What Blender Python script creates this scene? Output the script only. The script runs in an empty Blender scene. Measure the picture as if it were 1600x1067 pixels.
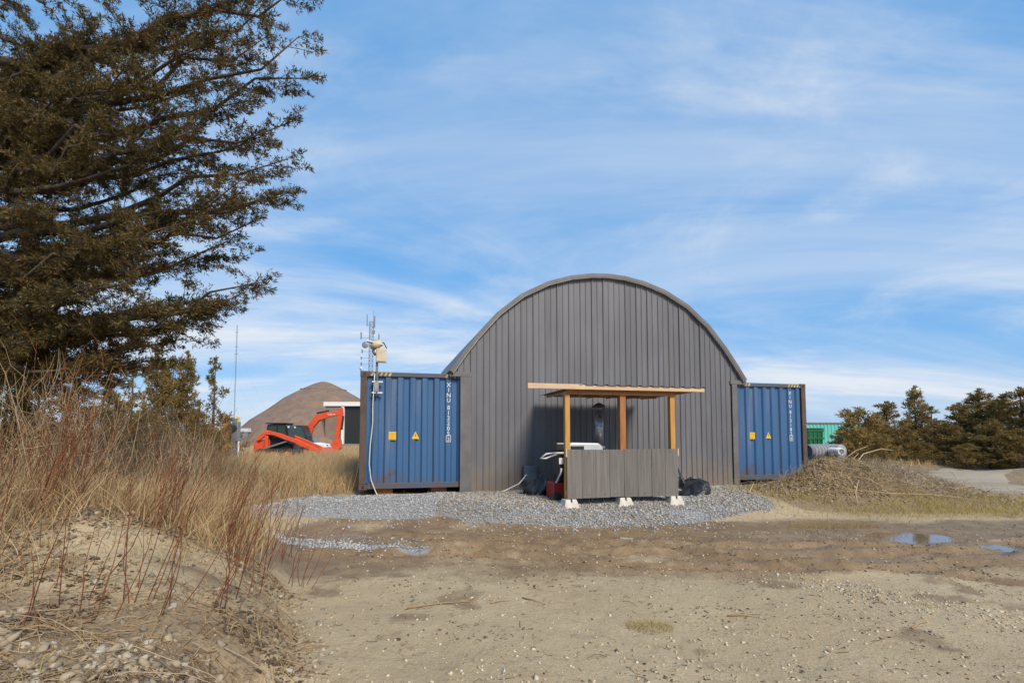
import bpy, math, random
import numpy as np
from mathutils import Vector, Matrix
random.seed(7); RNG = np.random.default_rng(11)
R = math.radians
scene = bpy.context.scene
COL = scene.collection

# ------------------------------------------------------------------ camera
cam_d = bpy.data.cameras.new('camera'); cam = bpy.data.objects.new('camera', cam_d); COL.objects.link(cam)
cam.location = (0, 0, 1.22); cam.rotation_euler = (R(93.5), 0, 0)
cam_d.sensor_width = 36; cam_d.lens = 18; cam_d.shift_y = 0.061
cam_d.clip_start = 0.05; cam_d.clip_end = 6000
scene.camera = cam

# ------------------------------------------------------------------ sun, sky, exposure
SUN_EL = R(41); SUN_AZ = math.atan2(0.52, -0.85)          # azimuth measured from +Y towards +X
sun_dir = Vector((math.sin(SUN_AZ) * math.cos(SUN_EL), math.cos(SUN_AZ) * math.cos(SUN_EL), math.sin(SUN_EL)))
sd = bpy.data.lights.new('sun', 'SUN'); sd.energy = 2.1; sd.angle = R(18); sd.color = (1.0, 0.90, 0.76)
so = bpy.data.objects.new('sun', sd); COL.objects.link(so)
so.rotation_euler = sun_dir.to_track_quat('Z', 'Y').to_euler(); so.location = (20, -15, 25)

world = bpy.data.worlds.new('World'); scene.world = world; world.use_nodes = True
wt = world.node_tree; wt.nodes.clear()
def wn(t, **k):
    n = wt.nodes.new(t)
    for a, b in k.items(): setattr(n, a, b)
    return n
def wl(a, b): wt.links.new(a, b)
def wmath(op, a, b=None, clamp=False):
    n = wn('ShaderNodeMath', operation=op, use_clamp=clamp)
    for i, v in enumerate((a, b)):
        if v is None: continue
        if isinstance(v, (int, float)): n.inputs[i].default_value = v
        else: wl(v, n.inputs[i])
    return n.outputs[0]
sky = wn('ShaderNodeTexSky', sky_type='NISHITA'); sky.sun_disc = False
sky.sun_elevation = SUN_EL; sky.sun_rotation = SUN_AZ; sky.altitude = 100; sky.air_density = 1.0; sky.dust_density = 0.4; sky.ozone_density = 2.5
tc = wn('ShaderNodeTexCoord'); sep = wn('ShaderNodeSeparateXYZ'); wl(tc.outputs['Generated'], sep.inputs[0])
zc = wmath('ADD', wmath('MAXIMUM', sep.outputs[2], 0.0), 0.16)
cx = wmath('DIVIDE', sep.outputs[0], zc); cy = wmath('DIVIDE', sep.outputs[1], zc)
comb = wn('ShaderNodeCombineXYZ'); wl(cx, comb.inputs[0]); wl(cy, comb.inputs[1])
def cloud(scale, loc, rot, scl, det, rough, dist, lo, hi):
    mp = wn('ShaderNodeMapping'); wl(comb.outputs[0], mp.inputs[0])
    mp.inputs['Location'].default_value = loc; mp.inputs['Rotation'].default_value = (0, 0, rot); mp.inputs['Scale'].default_value = scl
    nz = wn('ShaderNodeTexNoise'); wl(mp.outputs[0], nz.inputs['Vector'])
    nz.inputs['Scale'].default_value = scale; nz.inputs['Detail'].default_value = det; nz.inputs['Roughness'].default_value = rough
    nz.inputs['Distortion'].default_value = dist
    mr = wn('ShaderNodeMapRange', interpolation_type='SMOOTHSTEP'); wl(nz.outputs[0], mr.inputs[0])
    mr.inputs[1].default_value = lo; mr.inputs[2].default_value = hi
    return mr.outputs[0]
veil = cloud(0.5, (3.1, 1.7, 0), R(-14), (0.6, 1.0, 1), 7, 0.6, 0.9, 0.38, 0.64)
streak = cloud(0.8, (5.1, 4.7, 0), R(-7), (0.34, 0.72, 1), 9, 0.62, 1.1, 0.45, 0.68)
puff = cloud(1.9, (1.3, 9.2, 0), R(20), (0.7, 1.0, 1), 8, 0.60, 0.3, 0.52, 0.80)
cl = wmath('ADD', wmath('MULTIPLY', veil, 0.42), wmath('ADD', wmath('MULTIPLY', streak, 0.60), wmath('MULTIPLY', puff, 0.34)))
cl = wmath('MINIMUM', cl, 0.92)
skyc = wn('ShaderNodeMix', data_type='RGBA'); skyc.inputs[0].default_value = 0.86
wl(sky.outputs[0], skyc.inputs[6]); skyc.inputs[7].default_value = (0.33, 1.18, 2.45, 1)
haze_f = wmath('MULTIPLY', wmath('POWER', wmath('SUBTRACT', 1.0, wmath('ABSOLUTE', sep.outputs[2]), True), 7.0), 0.38)
skyh = wn('ShaderNodeMix', data_type='RGBA'); wl(haze_f, skyh.inputs[0]); wl(skyc.outputs[2], skyh.inputs[6]); skyh.inputs[7].default_value = (1.45, 2.05, 2.75, 1)
mixc = wn('ShaderNodeMix', data_type='RGBA'); wl(cl, mixc.inputs[0]); wl(skyh.outputs[2], mixc.inputs[6]); mixc.inputs[7].default_value = (2.7, 2.85, 3.05, 1)
bg = wn('ShaderNodeBackground'); wl(mixc.outputs[2], bg.inputs[0]); bg.inputs[1].default_value = 0.15
wo = wn('ShaderNodeOutputWorld'); wl(bg.outputs[0], wo.inputs[0])
vs = scene.view_settings; vs.view_transform = 'Standard'; vs.look = 'None'; vs.exposure = 1.0; vs.gamma = 1.0; vs.use_curve_mapping = False
scene.render.engine = 'CYCLES'

# ------------------------------------------------------------------ helpers
def tag(o, label=None, cat=None, group=None, kind=None):
    if label: o['label'] = label
    if cat: o['category'] = cat
    if group: o['group'] = group
    if kind: o['kind'] = kind
    return o
def thing(name, label, cat, loc=(0, 0, 0), rz=0.0, group=None):
    o = bpy.data.objects.new(name, None); COL.objects.link(o); o.empty_display_size = 0.2
    o.location = loc; o.rotation_euler = (0, 0, rz)
    return tag(o, label, cat, group)
def link(name, me, m, parent=None, loc=None, rz=0.0):
    if m is not None and len(me.materials) == 0: me.materials.append(m)
    o = bpy.data.objects.new(name, me); COL.objects.link(o)
    if parent: o.parent = parent
    if loc is not None: o.location = loc
    if rz: o.rotation_euler = (0, 0, rz)
    return o
def fastmesh(name, V, Fc, smooth=False):
    """V (n,3) array, Fc (m,k) array of equal-sized faces"""
    V = np.ascontiguousarray(V, dtype=np.float32); Fc = np.ascontiguousarray(Fc, dtype=np.int32)
    me = bpy.data.meshes.new(name); m, k = Fc.shape
    me.vertices.add(len(V)); me.vertices.foreach_set('co', V.ravel())
    me.loops.add(m * k); me.loops.foreach_set('vertex_index', Fc.ravel())
    me.polygons.add(m); me.polygons.foreach_set('loop_start', np.arange(0, m * k, k, dtype=np.int32))
    try: me.polygons.foreach_set('loop_total', np.full(m, k, dtype=np.int32))
    except Exception: pass
    if smooth: me.polygons.foreach_set('use_smooth', np.ones(m, dtype=bool))
    me.update(calc_edges=True); return me
class MB:
    def __init__(s): s.v = []; s.f = []
    def add(s, vs_, fs): b = len(s.v); s.v += [tuple(p) for p in vs_]; s.f += [tuple(b + i for i in f) for f in fs]; return s
    def box(s, x0, x1, y0, y1, z0, z1, M=None):
        p = [(x, y, z) for x in (x0, x1) for y in (y0, y1) for z in (z0, z1)]
        if M is not None: p = [M @ Vector(q) for q in p]
        return s.add(p, [(0, 1, 3, 2), (4, 6, 7, 5), (0, 4, 5, 1), (2, 3, 7, 6), (0, 2, 6, 4), (1, 5, 7, 3)])
    def frustum(s, cx_, cy_, z0, z1, a0, a1, b0=None, b1=None):
        b0 = a0 if b0 is None else b0; b1 = a1 if b1 is None else b1
        p = [(cx_ - a0, cy_ - b0, z0), (cx_ + a0, cy_ - b0, z0), (cx_ + a0, cy_ + b0, z0), (cx_ - a0, cy_ + b0, z0),
             (cx_ - a1, cy_ - b1, z1), (cx_ + a1, cy_ - b1, z1), (cx_ + a1, cy_ + b1, z1), (cx_ - a1, cy_ + b1, z1)]
        return s.add(p, [(3, 2, 1, 0), (4, 5, 6, 7), (0, 1, 5, 4), (1, 2, 6, 5), (2, 3, 7, 6), (3, 0, 4, 7)])
    def prism(s, poly, y0, y1):          # poly in xz, extruded along y
        n = len(poly)
        s.add([(x, y0, z) for x, z in poly] + [(x, y1, z) for x, z in poly],
              [tuple(range(n)), tuple(range(2 * n - 1, n - 1, -1))] + [(i, i + n, (i + 1) % n + n, (i + 1) % n) for i in range(n)])
        return s
    def tube(s, pts, rad, n=8, cap=True):
        pts = [Vector(p) for p in pts]; k = len(pts)
        if isinstance(rad, (int, float)): rad = [rad] * k
        vs_ = []; up = None
        for i, p in enumerate(pts):
            t = (pts[min(i + 1, k - 1)] - pts[max(i - 1, 0)]).normalized()
            if up is None: up = t.orthogonal().normalized()
            a = (up - t * up.dot(t)); a = a.normalized() if a.length > 1e-6 else t.orthogonal().normalized()
            up = a; b = t.cross(a)
            for j in range(n):
                q = 2 * math.pi * j / n; vs_.append(p + (a * math.cos(q) + b * math.sin(q)) * rad[i])
        fs = [(i * n + j, i * n + (j + 1) % n, (i + 1) * n + (j + 1) % n, (i + 1) * n + j) for i in range(k - 1) for j in range(n)]
        if cap: fs += [tuple(range(n - 1, -1, -1)), tuple(range((k - 1) * n, k * n))]
        return s.add(vs_, fs)
    def lathe(s, prof, n=24, c=(0, 0, 0), axis='z', a0=0.0):
        vs_ = []
        for r_, h in prof:
            for j in range(n):
                q = a0 + 2 * math.pi * j / n; x, y = r_ * math.cos(q), r_ * math.sin(q)
                p = {'z': (x, y, h), 'y': (x, h, y), 'x': (h, x, y)}[axis]
                vs_.append((p[0] + c[0], p[1] + c[1], p[2] + c[2]))
        k = len(prof)
        fs = [(i * n + j, i * n + (j + 1) % n, (i + 1) * n + (j + 1) % n, (i + 1) * n + j) for i in range(k - 1) for j in range(n)]
        fs += [tuple(range(n - 1, -1, -1)), tuple(range((k - 1) * n, k * n))]
        return s.add(vs_, fs)
    def build(s, name, m, parent=None, loc=None, rz=0.0, smooth=False, bevel=0.0):
        me = bpy.data.meshes.new(name); me.from_pydata(s.v, [], s.f); me.update()
        if smooth: me.polygons.foreach_set('use_smooth', np.ones(len(me.polygons), dtype=bool))
        o = link(name, me, m, parent, loc, rz)
        if bevel:
            b = o.modifiers.new('bevel', 'BEVEL'); b.width = bevel; b.segments = 2; b.limit_method = 'ANGLE'; b.angle_limit = R(40)
        return o

# value noise (numpy)
def _h(ix, iy, seed):
    n = (ix.astype(np.int64) * 374761393 + iy.astype(np.int64) * 668265263 + seed * 1442695041) & 0xffffffff
    n = ((n ^ (n >> 13)) * 1274126177) & 0xffffffff
    return ((n ^ (n >> 16)) & 0xffff) / 65535.0
def vnoise(x, y, sc, seed=0):
    x = np.asarray(x, float) / sc; y = np.asarray(y, float) / sc
    ix = np.floor(x); iy = np.floor(y); fx = x - ix; fy = y - iy
    fx = fx * fx * (3 - 2 * fx); fy = fy * fy * (3 - 2 * fy)
    a = _h(ix, iy, seed); b = _h(ix + 1, iy, seed); c = _h(ix, iy + 1, seed); d = _h(ix + 1, iy + 1, seed)
    return (a * (1 - fx) + b * fx) * (1 - fy) + (c * (1 - fx) + d * fx) * fy
def fbm(x, y, sc, seed=0, o=3):
    t = 0; a = 1.0; w = 0
    for i in range(o): t = t + a * vnoise(x, y, sc, seed + i * 17); w += a; a *= 0.5; sc *= 0.5
    return t / w
def sstep(a, b, x): t = np.clip((x - a) / (b - a), 0, 1); return t * t * (3 - 2 * t)
def segdist(x, y, pts):
    d = np.full(np.shape(x), 1e9)
    for (ax, ay), (bx, by) in zip(pts[:-1], pts[1:]):
        vx, vy = bx - ax, by - ay
        t = np.clip(((x - ax) * vx + (y - ay) * vy) / (vx * vx + vy * vy), 0, 1)
        d = np.minimum(d, np.hypot(x - ax - t * vx, y - ay - t * vy))
    return d
def polysd(x, y, poly):                 # signed distance, negative inside
    d = segdist(x, y, poly + [poly[0]]); ins = np.zeros(np.shape(x), bool); n = len(poly)
    for i in range(n):
        (ax, ay), (bx, by) = poly[i], poly[(i + 1) % n]
        if ay == by: continue
        ins ^= ((ay > y) != (by > y)) & (x < (bx - ax) * (y - ay) / (by - ay) + ax)
    return np.where(ins, -d, d)

# ------------------------------------------------------------------ materials
def new_mat(name):
    m = bpy.data.materials.new(name); m.use_nodes = True; nt = m.node_tree
    return m, nt, nt.nodes['Principled BSDF']
def N(nt, t, **k):
    n = nt.nodes.new(t)
    for a, b in k.items(): setattr(n, a, b)
    return n
def c4(c): return (c[0], c[1], c[2], 1)
def noise_node(nt, scale, det=4, rough=0.55, stretch=(1, 1, 1), dist=0.0):
    t = N(nt, 'ShaderNodeTexCoord'); mp = N(nt, 'ShaderNodeMapping'); nt.links.new(t.outputs['Object'], mp.inputs[0]); mp.inputs['Scale'].default_value = stretch
    z = N(nt, 'ShaderNodeTexNoise'); nt.links.new(mp.outputs[0], z.inputs['Vector'])
    z.inputs['Scale'].default_value = scale; z.inputs['Detail'].default_value = det; z.inputs['Roughness'].default_value = rough; z.inputs['Distortion'].default_value = dist
    return z.outputs[0]
def ramp(nt, fac, lo, hi):
    mr = N(nt, 'ShaderNodeMapRange', interpolation_type='SMOOTHSTEP'); nt.links.new(fac, mr.inputs[0]); mr.inputs[1].default_value = lo; mr.inputs[2].default_value = hi
    return mr.outputs[0]
def mixc_(nt, fac, a, b, mode='MIX'):
    n = N(nt, 'ShaderNodeMix', data_type='RGBA', blend_type=mode)
    if isinstance(fac, (int, float)): n.inputs[0].default_value = fac
    else: nt.links.new(fac, n.inputs[0])
    for i, v in ((6, a), (7, b)):
        if isinstance(v, tuple): n.inputs[i].default_value = c4(v)
        else: nt.links.new(v, n.inputs[i])
    return n.outputs[2]
def bump(nt, bsdf, h, strength=0.3, dist=0.02):
    b = N(nt, 'ShaderNodeBump'); nt.links.new(h, b.inputs['Height']); b.inputs['Strength'].default_value = strength; b.inputs['Distance'].default_value = dist
    nt.links.new(b.outputs[0], bsdf.inputs['Normal'])
def pm(name, c1, c2=None, scale=4, rough=0.7, metal=0.0, stretch=(1, 1, 1), lo=0.35, hi=0.65, bmp=0.0, bscale=None, spec=None,
       patch=None, island=None, objrand=0.0, det=5):
    """procedural material: two tones by noise, optional patches (colour, scale, lo, hi, stretch), per-island tones, per-object brightness"""
    m, nt, b = new_mat(name)
    b.inputs['Roughness'].default_value = rough; b.inputs['Metallic'].default_value = metal
    if spec is not None: b.inputs['Specular IOR Level'].default_value = spec
    col = mixc_(nt, ramp(nt, noise_node(nt, scale, det, 0.6, stretch), lo, hi), c1, c2 if c2 else tuple(x * 0.8 for x in c1))
    if patch:
        for (pc, ps, pl, ph, pst) in patch:
            col = mixc_(nt, ramp(nt, noise_node(nt, ps, 6, 0.62, pst), pl, ph), col, pc)
    if island:
        g = N(nt, 'ShaderNodeNewGeometry'); cr = N(nt, 'ShaderNodeValToRGB'); nt.links.new(g.outputs['Random Per Island'], cr.inputs[0])
        e = cr.color_ramp.elements; e[0].color = c4(island[0]); e[0].position = 0; e[1].color = c4(island[-1]); e[1].position = 1
        for i, cc in enumerate(island[1:-1]): cr.color_ramp.elements.new((i + 1) / (len(island) - 1)).color = c4(cc)
        col = mixc_(nt, 0.75, col, cr.outputs[0])
    if objrand:
        oi = N(nt, 'ShaderNodeObjectInfo'); mr = N(nt, 'ShaderNodeMapRange'); nt.links.new(oi.outputs['Random'], mr.inputs[0])
        mr.inputs[3].default_value = 1 - objrand; mr.inputs[4].default_value = 1 + objrand
        hs = N(nt, 'ShaderNodeHueSaturation'); nt.links.new(col, hs.inputs['Color']); nt.links.new(mr.outputs[0], hs.inputs['Value']); col = hs.outputs[0]
    nt.links.new(col, b.inputs['Base Color'])
    if bmp: bump(nt, b, noise_node(nt, bscale or scale * 3, 5, 0.6, stretch), bmp)
    return m
M = {}
M['siding'] = pm('grey_steel_siding', (.152, .149, .160), (.126, .123, .132), 1.3, .48, .0, (1, 1, .35), bmp=.05, spec=.4, objrand=.05,
                 patch=[((.108, .104, .110), 3.0, .48, .74, (3.5, 1, .07)), ((.20, .19, .185), 2.6, .60, .80, (4, 1, .10)), ((.150, .132, .122), 1.1, .58, .82, (1, 1, .5))])
def mudbase(m, top=.75, col_=(.235, .175, .12), amt=.75):
    nt = m.node_tree; b = nt.nodes['Principled BSDF']; src = b.inputs['Base Color'].links[0].from_socket; t = N(nt, 'ShaderNodeTexCoord'); sp = N(nt, 'ShaderNodeSeparateXYZ'); nt.links.new(t.outputs['Object'], sp.inputs[0])
    ad = N(nt, 'ShaderNodeMath', operation='MULTIPLY_ADD'); nt.links.new(noise_node(nt, 3.5, 7, .7, (1, 1, .5)), ad.inputs[0]); ad.inputs[1].default_value = -1.5; nt.links.new(sp.outputs[2], ad.inputs[2])
    mr = N(nt, 'ShaderNodeMapRange'); nt.links.new(ad.outputs[0], mr.inputs[0]); mr.inputs[1].default_value = top - .75; mr.inputs[2].default_value = -.9; mr.inputs[3].default_value = 0; mr.inputs[4].default_value = amt
    nt.links.new(mixc_(nt, mr.outputs[0], src, col_), b.inputs['Base Color'])
mudbase(M['siding'])
M['trim'] = pm('grey_trim', (.15, .14, .14), (.12, .11, .11), 3, .5, patch=[((.10, .075, .06), 3, .6, .75, (1, 1, .3))])
M['trimlight'] = pm('pale_trim', (.42, .39, .36), (.34, .31, .28), 3, .5)
M['roofmetal'] = pm('roof_metal', (.14, .13, .125), (.11, .10, .10), 2, .5, .2)
M['blue'] = pm('blue_container_paint', (.034, .102, .235), (.044, .118, .245), 1.2, .5, spec=.4, stretch=(1, 1, .3), bmp=.04,
               patch=[((.115, .165, .25), 1.6, .50, .78, (1.6, 1, .14)), ((.06, .085, .14), 2.2, .56, .74, (2.4, 1, .10)), ((.115, .06, .038), 2.9, .63, .70, (1, 1, .6))])
mudbase(M['blue'], .35, (.12, .075, .05), .8)
M['bluerail'] = pm('worn_blue_rail', (.06, .085, .13), (.085, .08, .085), 4, .6, patch=[((.12, .065, .04), 5, .52, .66, (1, 1, .4))])
M['rust'] = pm('rusty_brown_steel', (.105, .068, .05), (.07, .052, .045), 5, .75, patch=[((.10, .11, .13), 3, .58, .72, (1, 1, .4))], bmp=.2)
M['yellow'] = pm('yellow_sticker', (.80, .48, .02), (.72, .42, .02), 8, .5)
M['black'] = pm('black_paint_and_shade', (.012, .012, .013), (.02, .02, .02), 8, .5)  # black print and leads, also the painted-in dark of openings
M['white'] = pm('white_paint', (.78, .78, .76), (.66, .66, .64), 5, .5)
M['lumber'] = pm('yellow_lumber', (.52, .27, .065), (.42, .20, .045), 7, .6, stretch=(3, 3, .35), patch=[((.20, .08, .02), 5, .66, .72, (1, 1, .8))], bmp=.15)
M['lumber_brown'] = pm('brown_lumber', (.34, .14, .04), (.26, .10, .03), 7, .65, stretch=(3, 3, .35), patch=[((.14, .06, .02), 5, .66, .72, (1, 1, .8))], bmp=.15)
M['pine'] = pm('pale_pine_board', (.62, .44, .27), (.52, .34, .19), 6, .65, stretch=(.35, 3, 3), patch=[((.30, .15, .06), 3, .62, .74, (.5, 1, 1))], bmp=.15)
M['barn'] = pm('weathered_grey_board', (.185, .165, .148), (.135, .122, .112), 9, .85, stretch=(2.5, 2.5, .13), bmp=.5, bscale=30, objrand=.10,
               patch=[((.225, .17, .13), 3, .56, .78, (2, 1, .2))])
M['concrete'] = pm('pale_concrete', (.62, .58, .50), (.50, .46, .39), 6, .9, bmp=.25, bscale=40)
M['galv'] = pm('galvanised_pipe', (.46, .47, .50), (.36, .37, .39), 6, .35, .7, patch=[((.16, .055, .02), 4, .55, .66, (1, 1, .8))])
M['grill'] = pm('pale_grey_enamel', (.55, .57, .58), (.48, .50, .51), 5, .35)
M['cream'] = pm('cream_handle', (.72, .68, .58), (.62, .58, .5), 8, .45)
M['red'] = pm('red_plastic', (.42, .03, .025), (.33, .025, .02), 6, .45)
M['blackbag'] = pm('black_plastic_bag', (.012, .013, .015), (.02, .021, .024), 6, .28, bmp=.8, bscale=9)
M['greybox'] = pm('grey_plastic_box', (.13, .16, .19), (.10, .12, .15), 4, .6)
M['beige'] = pm('beige_box', (.60, .51, .36), (.52, .43, .30), 6, .55)
M['steel'] = pm('grey_steel', (.35, .36, .37), (.28, .28, .29), 9, .4, .6)
M['cable'] = pm('white_cable', (.66, .66, .64), (.56, .56, .54), 8, .5)
M['orange'] = pm('orange_machine_paint', (.74, .085, .022), (.60, .07, .02), 4, .5, patch=[((.34, .12, .05), 3.5, .56, .74, (1, 1, 1))])
M['rubber'] = pm('black_rubber', (.02, .02, .02), (.035, .032, .028), 6, .8)
M['cabblack'] = pm('black_cab', (.016, .017, .018), (.022, .022, .024), 3, .35)
M['shingle'] = pm('brown_shingle', (.225, .15, .105), (.175, .115, .083), .6, .9, patch=[((.13, .085, .06), 1.2, .55, .75, (1, 1, .25))], bmp=.3, bscale=8)
M['tanwall'] = pm('tan_wall', (.24, .17, .12), (.20, .14, .10), .8, .85)
M['teal'] = pm('teal_container_paint', (.10, .46, .38), (.14, .50, .42), .8, .55, patch=[((.30, .50, .46), 1.2, .6, .8, (1, 1, .4))])
M['greenbin'] = pm('dark_green_bin', (.015, .15, .06), (.012, .12, .05), 3, .5)
M['pipegrey'] = pm('grey_culvert', (.30, .31, .33), (.22, .22, .24), 4, .7, bmp=.2)
M['galvpost'] = pm('weathered_post', (.40, .22, .08), (.30, .16, .06), 6, .8, stretch=(2, 2, .3))
M['pedestal'] = pm('grey_pedestal', (.26, .29, .33), (.20, .23, .26), 5, .5, .3)
M['bark'] = pm('cedar_bark', (.12, .085, .062), (.07, .05, .04), 7, .9, stretch=(3, 3, .4), bmp=.6)
M['cedar'] = pm('cedar_foliage', (.105, .080, .028), (.055, .058, .024), 1.1, .8, spec=.2, lo=.42, hi=.58,
                patch=[((.28, .135, .048), 2.6, .52, .66, (1, 1, 1))], island=[(.038, .044, .018), (.095, .082, .030), (.165, .118, .042), (.36, .20, .07)])
M['juniper'] = pm('juniper_foliage', (.19, .15, .05), (.115, .108, .042), 1.1, .8, spec=.2, lo=.4, hi=.6, objrand=.22,
                  patch=[((.38, .19, .07), 1.3, .42, .62, (1, 1, 1))], island=[(.11, .105, .042), (.24, .19, .064), (.34, .24, .08), (.46, .28, .105)])
M['straw'] = pm('dry_straw_grass', (.46, .33, .18), (.36, .25, .13), .5, .85, spec=.15, island=[(.40, .24, .10), (.56, .38, .185), (.64, .47, .26), (.72, .58, .36)])
M['strawgreen'] = pm('green_tinged_grass', (.34, .27, .10), (.26, .22, .08), .8, .85, spec=.15, island=[(.32, .22, .08), (.52, .37, .15), (.40, .33, .10), (.64, .49, .24)])
M['redstem'] = pm('red_brown_stem', (.16, .05, .025), (.22, .085, .035), 3, .7, spec=.2, island=[(.13, .04, .025), (.23, .065, .035), (.33, .13, .045), (.40, .20, .08)])
M['drytwig'] = pm('dry_pale_twig', (.38, .29, .19), (.30, .21, .13), 3, .85, spec=.15, island=[(.26, .16, .085), (.44, .30, .16), (.56, .42, .25), (.62, .50, .34)])
M['browntwig'] = pm('brown_twig', (.15, .10, .065), (.22, .15, .09), 2, .85, spec=.15, island=[(.16, .095, .052), (.32, .20, .10), (.46, .31, .165), (.58, .42, .24)])
M['bluegravel'] = pm('blue_grey_gravel', (.32, .315, .31), (.24, .235, .235), 30, .85, bmp=.2, island=[(.15, .15, .155), (.31, .308, .31), (.45, .44, .43), (.60, .58, .54)])
M['tangravel'] = pm('tan_limestone', (.36, .29, .20), (.28, .22, .15), 25, .9, bmp=.2, island=[(.15, .12, .085), (.27, .21, .14), (.36, .28, .175), (.46, .41, .33)])
M['chips'] = pm('wood_chips', (.36, .24, .13), (.26, .17, .09), 10, .9, island=[(.16, .10, .055), (.30, .20, .11), (.46, .33, .18), (.56, .44, .28)])
M['brushtwig'] = pm('brush_twig', (.27, .20, .14), (.20, .14, .09), 3, .9, spec=.15, island=[(.18, .13, .085), (.34, .25, .165), (.48, .37, .25), (.60, .51, .39)])
M['pebble'] = pm('yard_pebble', (.46, .37, .25), (.38, .30, .20), 25, .9, island=[(.26, .20, .13), (.44, .35, .22), (.56, .46, .29), (.66, .60, .48)])
M['litter'] = pm('dark_leaf_litter', (.12, .08, .045), (.07, .05, .032), 10, .95, island=[(.05, .036, .024), (.10, .065, .04), (.17, .11, .06), (.24, .17, .10)])
M['litter2'] = pm('mound_litter', (.30, .22, .14), (.22, .155, .10), 6, .95, island=[(.16, .11, .07), (.33, .24, .145), (.46, .35, .22), (.56, .46, .32)])
M['clod'] = pm('dark_earth_clod', (.13, .095, .065), (.18, .135, .09), 20, .95, bmp=.3, island=[(.08, .055, .035), (.15, .105, .07), (.22, .165, .11), (.30, .235, .165)])
M['leaf'] = pm('green_leaf', (.07, .13, .04), (.10, .16, .06), 10, .6)

def leafy(m, f=.35):
    nt = m.node_tree; b = nt.nodes['Principled BSDF']; o = nt.nodes['Material Output']; t = N(nt, 'ShaderNodeBsdfTranslucent'); mx = N(nt, 'ShaderNodeMixShader'); mx.inputs[0].default_value = f
    src = b.inputs['Base Color'].links[0].from_socket; nt.links.new(src, t.inputs[0]); nt.links.new(b.outputs[0], mx.inputs[1]); nt.links.new(t.outputs[0], mx.inputs[2]); nt.links.new(mx.outputs[0], o.inputs[0])
for k_ in ('cedar', 'juniper', 'straw', 'strawgreen'): leafy(M[k_])
def glass_mat(name, col, rough=.08):
    m, nt, b = new_mat(name); b.inputs['Roughness'].default_value = rough; b.inputs['Specular IOR Level'].default_value = .6
    nt.links.new(mixc_(nt, noise_node(nt, 2.0), col, tuple(min(1, x * 1.5) for x in col)), b.inputs['Base Color']); return m
M['glass'] = glass_mat('dark_cab_glass', (.03, .05, .045))
def water_mat():
    m, nt, b = new_mat('muddy_water'); b.inputs['Roughness'].default_value = .03; b.inputs['Specular IOR Level'].default_value = .6
    nt.links.new(mixc_(nt, noise_node(nt, 2.5), (.17, .115, .062), (.21, .145, .085)), b.inputs['Base Color'])
    bump(nt, b, noise_node(nt, 14, 3), .02, .01); return m
M['water'] = water_mat()
def ground_mat():
    m, nt, b = new_mat('yard_ground'); L = nt.links.new
    at = N(nt, 'ShaderNodeAttribute'); at.attribute_name = 'soil'; sp = N(nt, 'ShaderNodeSeparateColor'); L(at.outputs['Color'], sp.inputs[0])
    wet, veg, grav = sp.outputs
    big = ramp(nt, noise_node(nt, .55, 6, .6), .35, .68); mid = ramp(nt, noise_node(nt, 3.2, 6, .65), .36, .66); fine = noise_node(nt, 42, 6, .7); grit = ramp(nt, noise_node(nt, 70, 4, .6), .60, .70)
    clay = mixc_(nt, big, (.475, .368, .225), (.37, .272, .155)); clay = mixc_(nt, mid, clay, (.42, .318, .185))
    clay = mixc_(nt, ramp(nt, fine, .50, .72), clay, (.31, .24, .16)); clay = mixc_(nt, ramp(nt, noise_node(nt, 13, 7, .72), .54, .66), clay, (.30, .215, .125)); clay = mixc_(nt, grit, clay, (.60, .52, .40))
    mud = mixc_(nt, mid, (.205, .132, .066), (.285, .192, .102)); mud = mixc_(nt, ramp(nt, fine, .5, .7), mud, (.15, .10, .06))
    soil = mixc_(nt, mid, (.31, .225, .135), (.24, .17, .10)); soil = mixc_(nt, ramp(nt, fine, .45, .7), soil, (.12, .085, .055))
    gr = mixc_(nt, ramp(nt, fine, .4, .62), (.20, .20, .205), (.33, .325, .315))
    def soft(ch, lo, hi):
        ad = N(nt, 'ShaderNodeMath', operation='MULTIPLY_ADD'); L(noise_node(nt, 7, 5, .65), ad.inputs[0]); ad.inputs[1].default_value = .5; L(ch, ad.inputs[2]); return ramp(nt, ad.outputs[0], lo + .25, hi + .25)
    wf = soft(wet, .22, .62)
    col = mixc_(nt, wf, clay, mud); col = mixc_(nt, soft(veg, .3, .7), col, soil); col = mixc_(nt, soft(grav, .35, .6), col, gr)
    L(col, b.inputs['Base Color'])
    rg = N(nt, 'ShaderNodeMapRange'); L(wf, rg.inputs[0]); rg.inputs[3].default_value = .92; rg.inputs[4].default_value = .55; L(rg.outputs[0], b.inputs['Roughness'])
    b.inputs['Specular IOR Level'].default_value = .3
    hs = N(nt, 'ShaderNodeMath', operation='MULTIPLY_ADD'); L(noise_node(nt, 9, 6, .65), hs.inputs[0]); hs.inputs[1].default_value = 1.5; L(fine, hs.inputs[2])
    bump(nt, b, hs.outputs[0], .6, .03); return m
M['ground'] = ground_mat()
M['road'] = pm('pale_dirt_road', (.36, .30, .225), (.28, .225, .165), .9, 1.0, spec=.08, stretch=(.35, 1, 1), bmp=.4, bscale=14, patch=[((.26, .21, .16), 1.1, .55, .72, (.2, 1.6, 1))])

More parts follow.
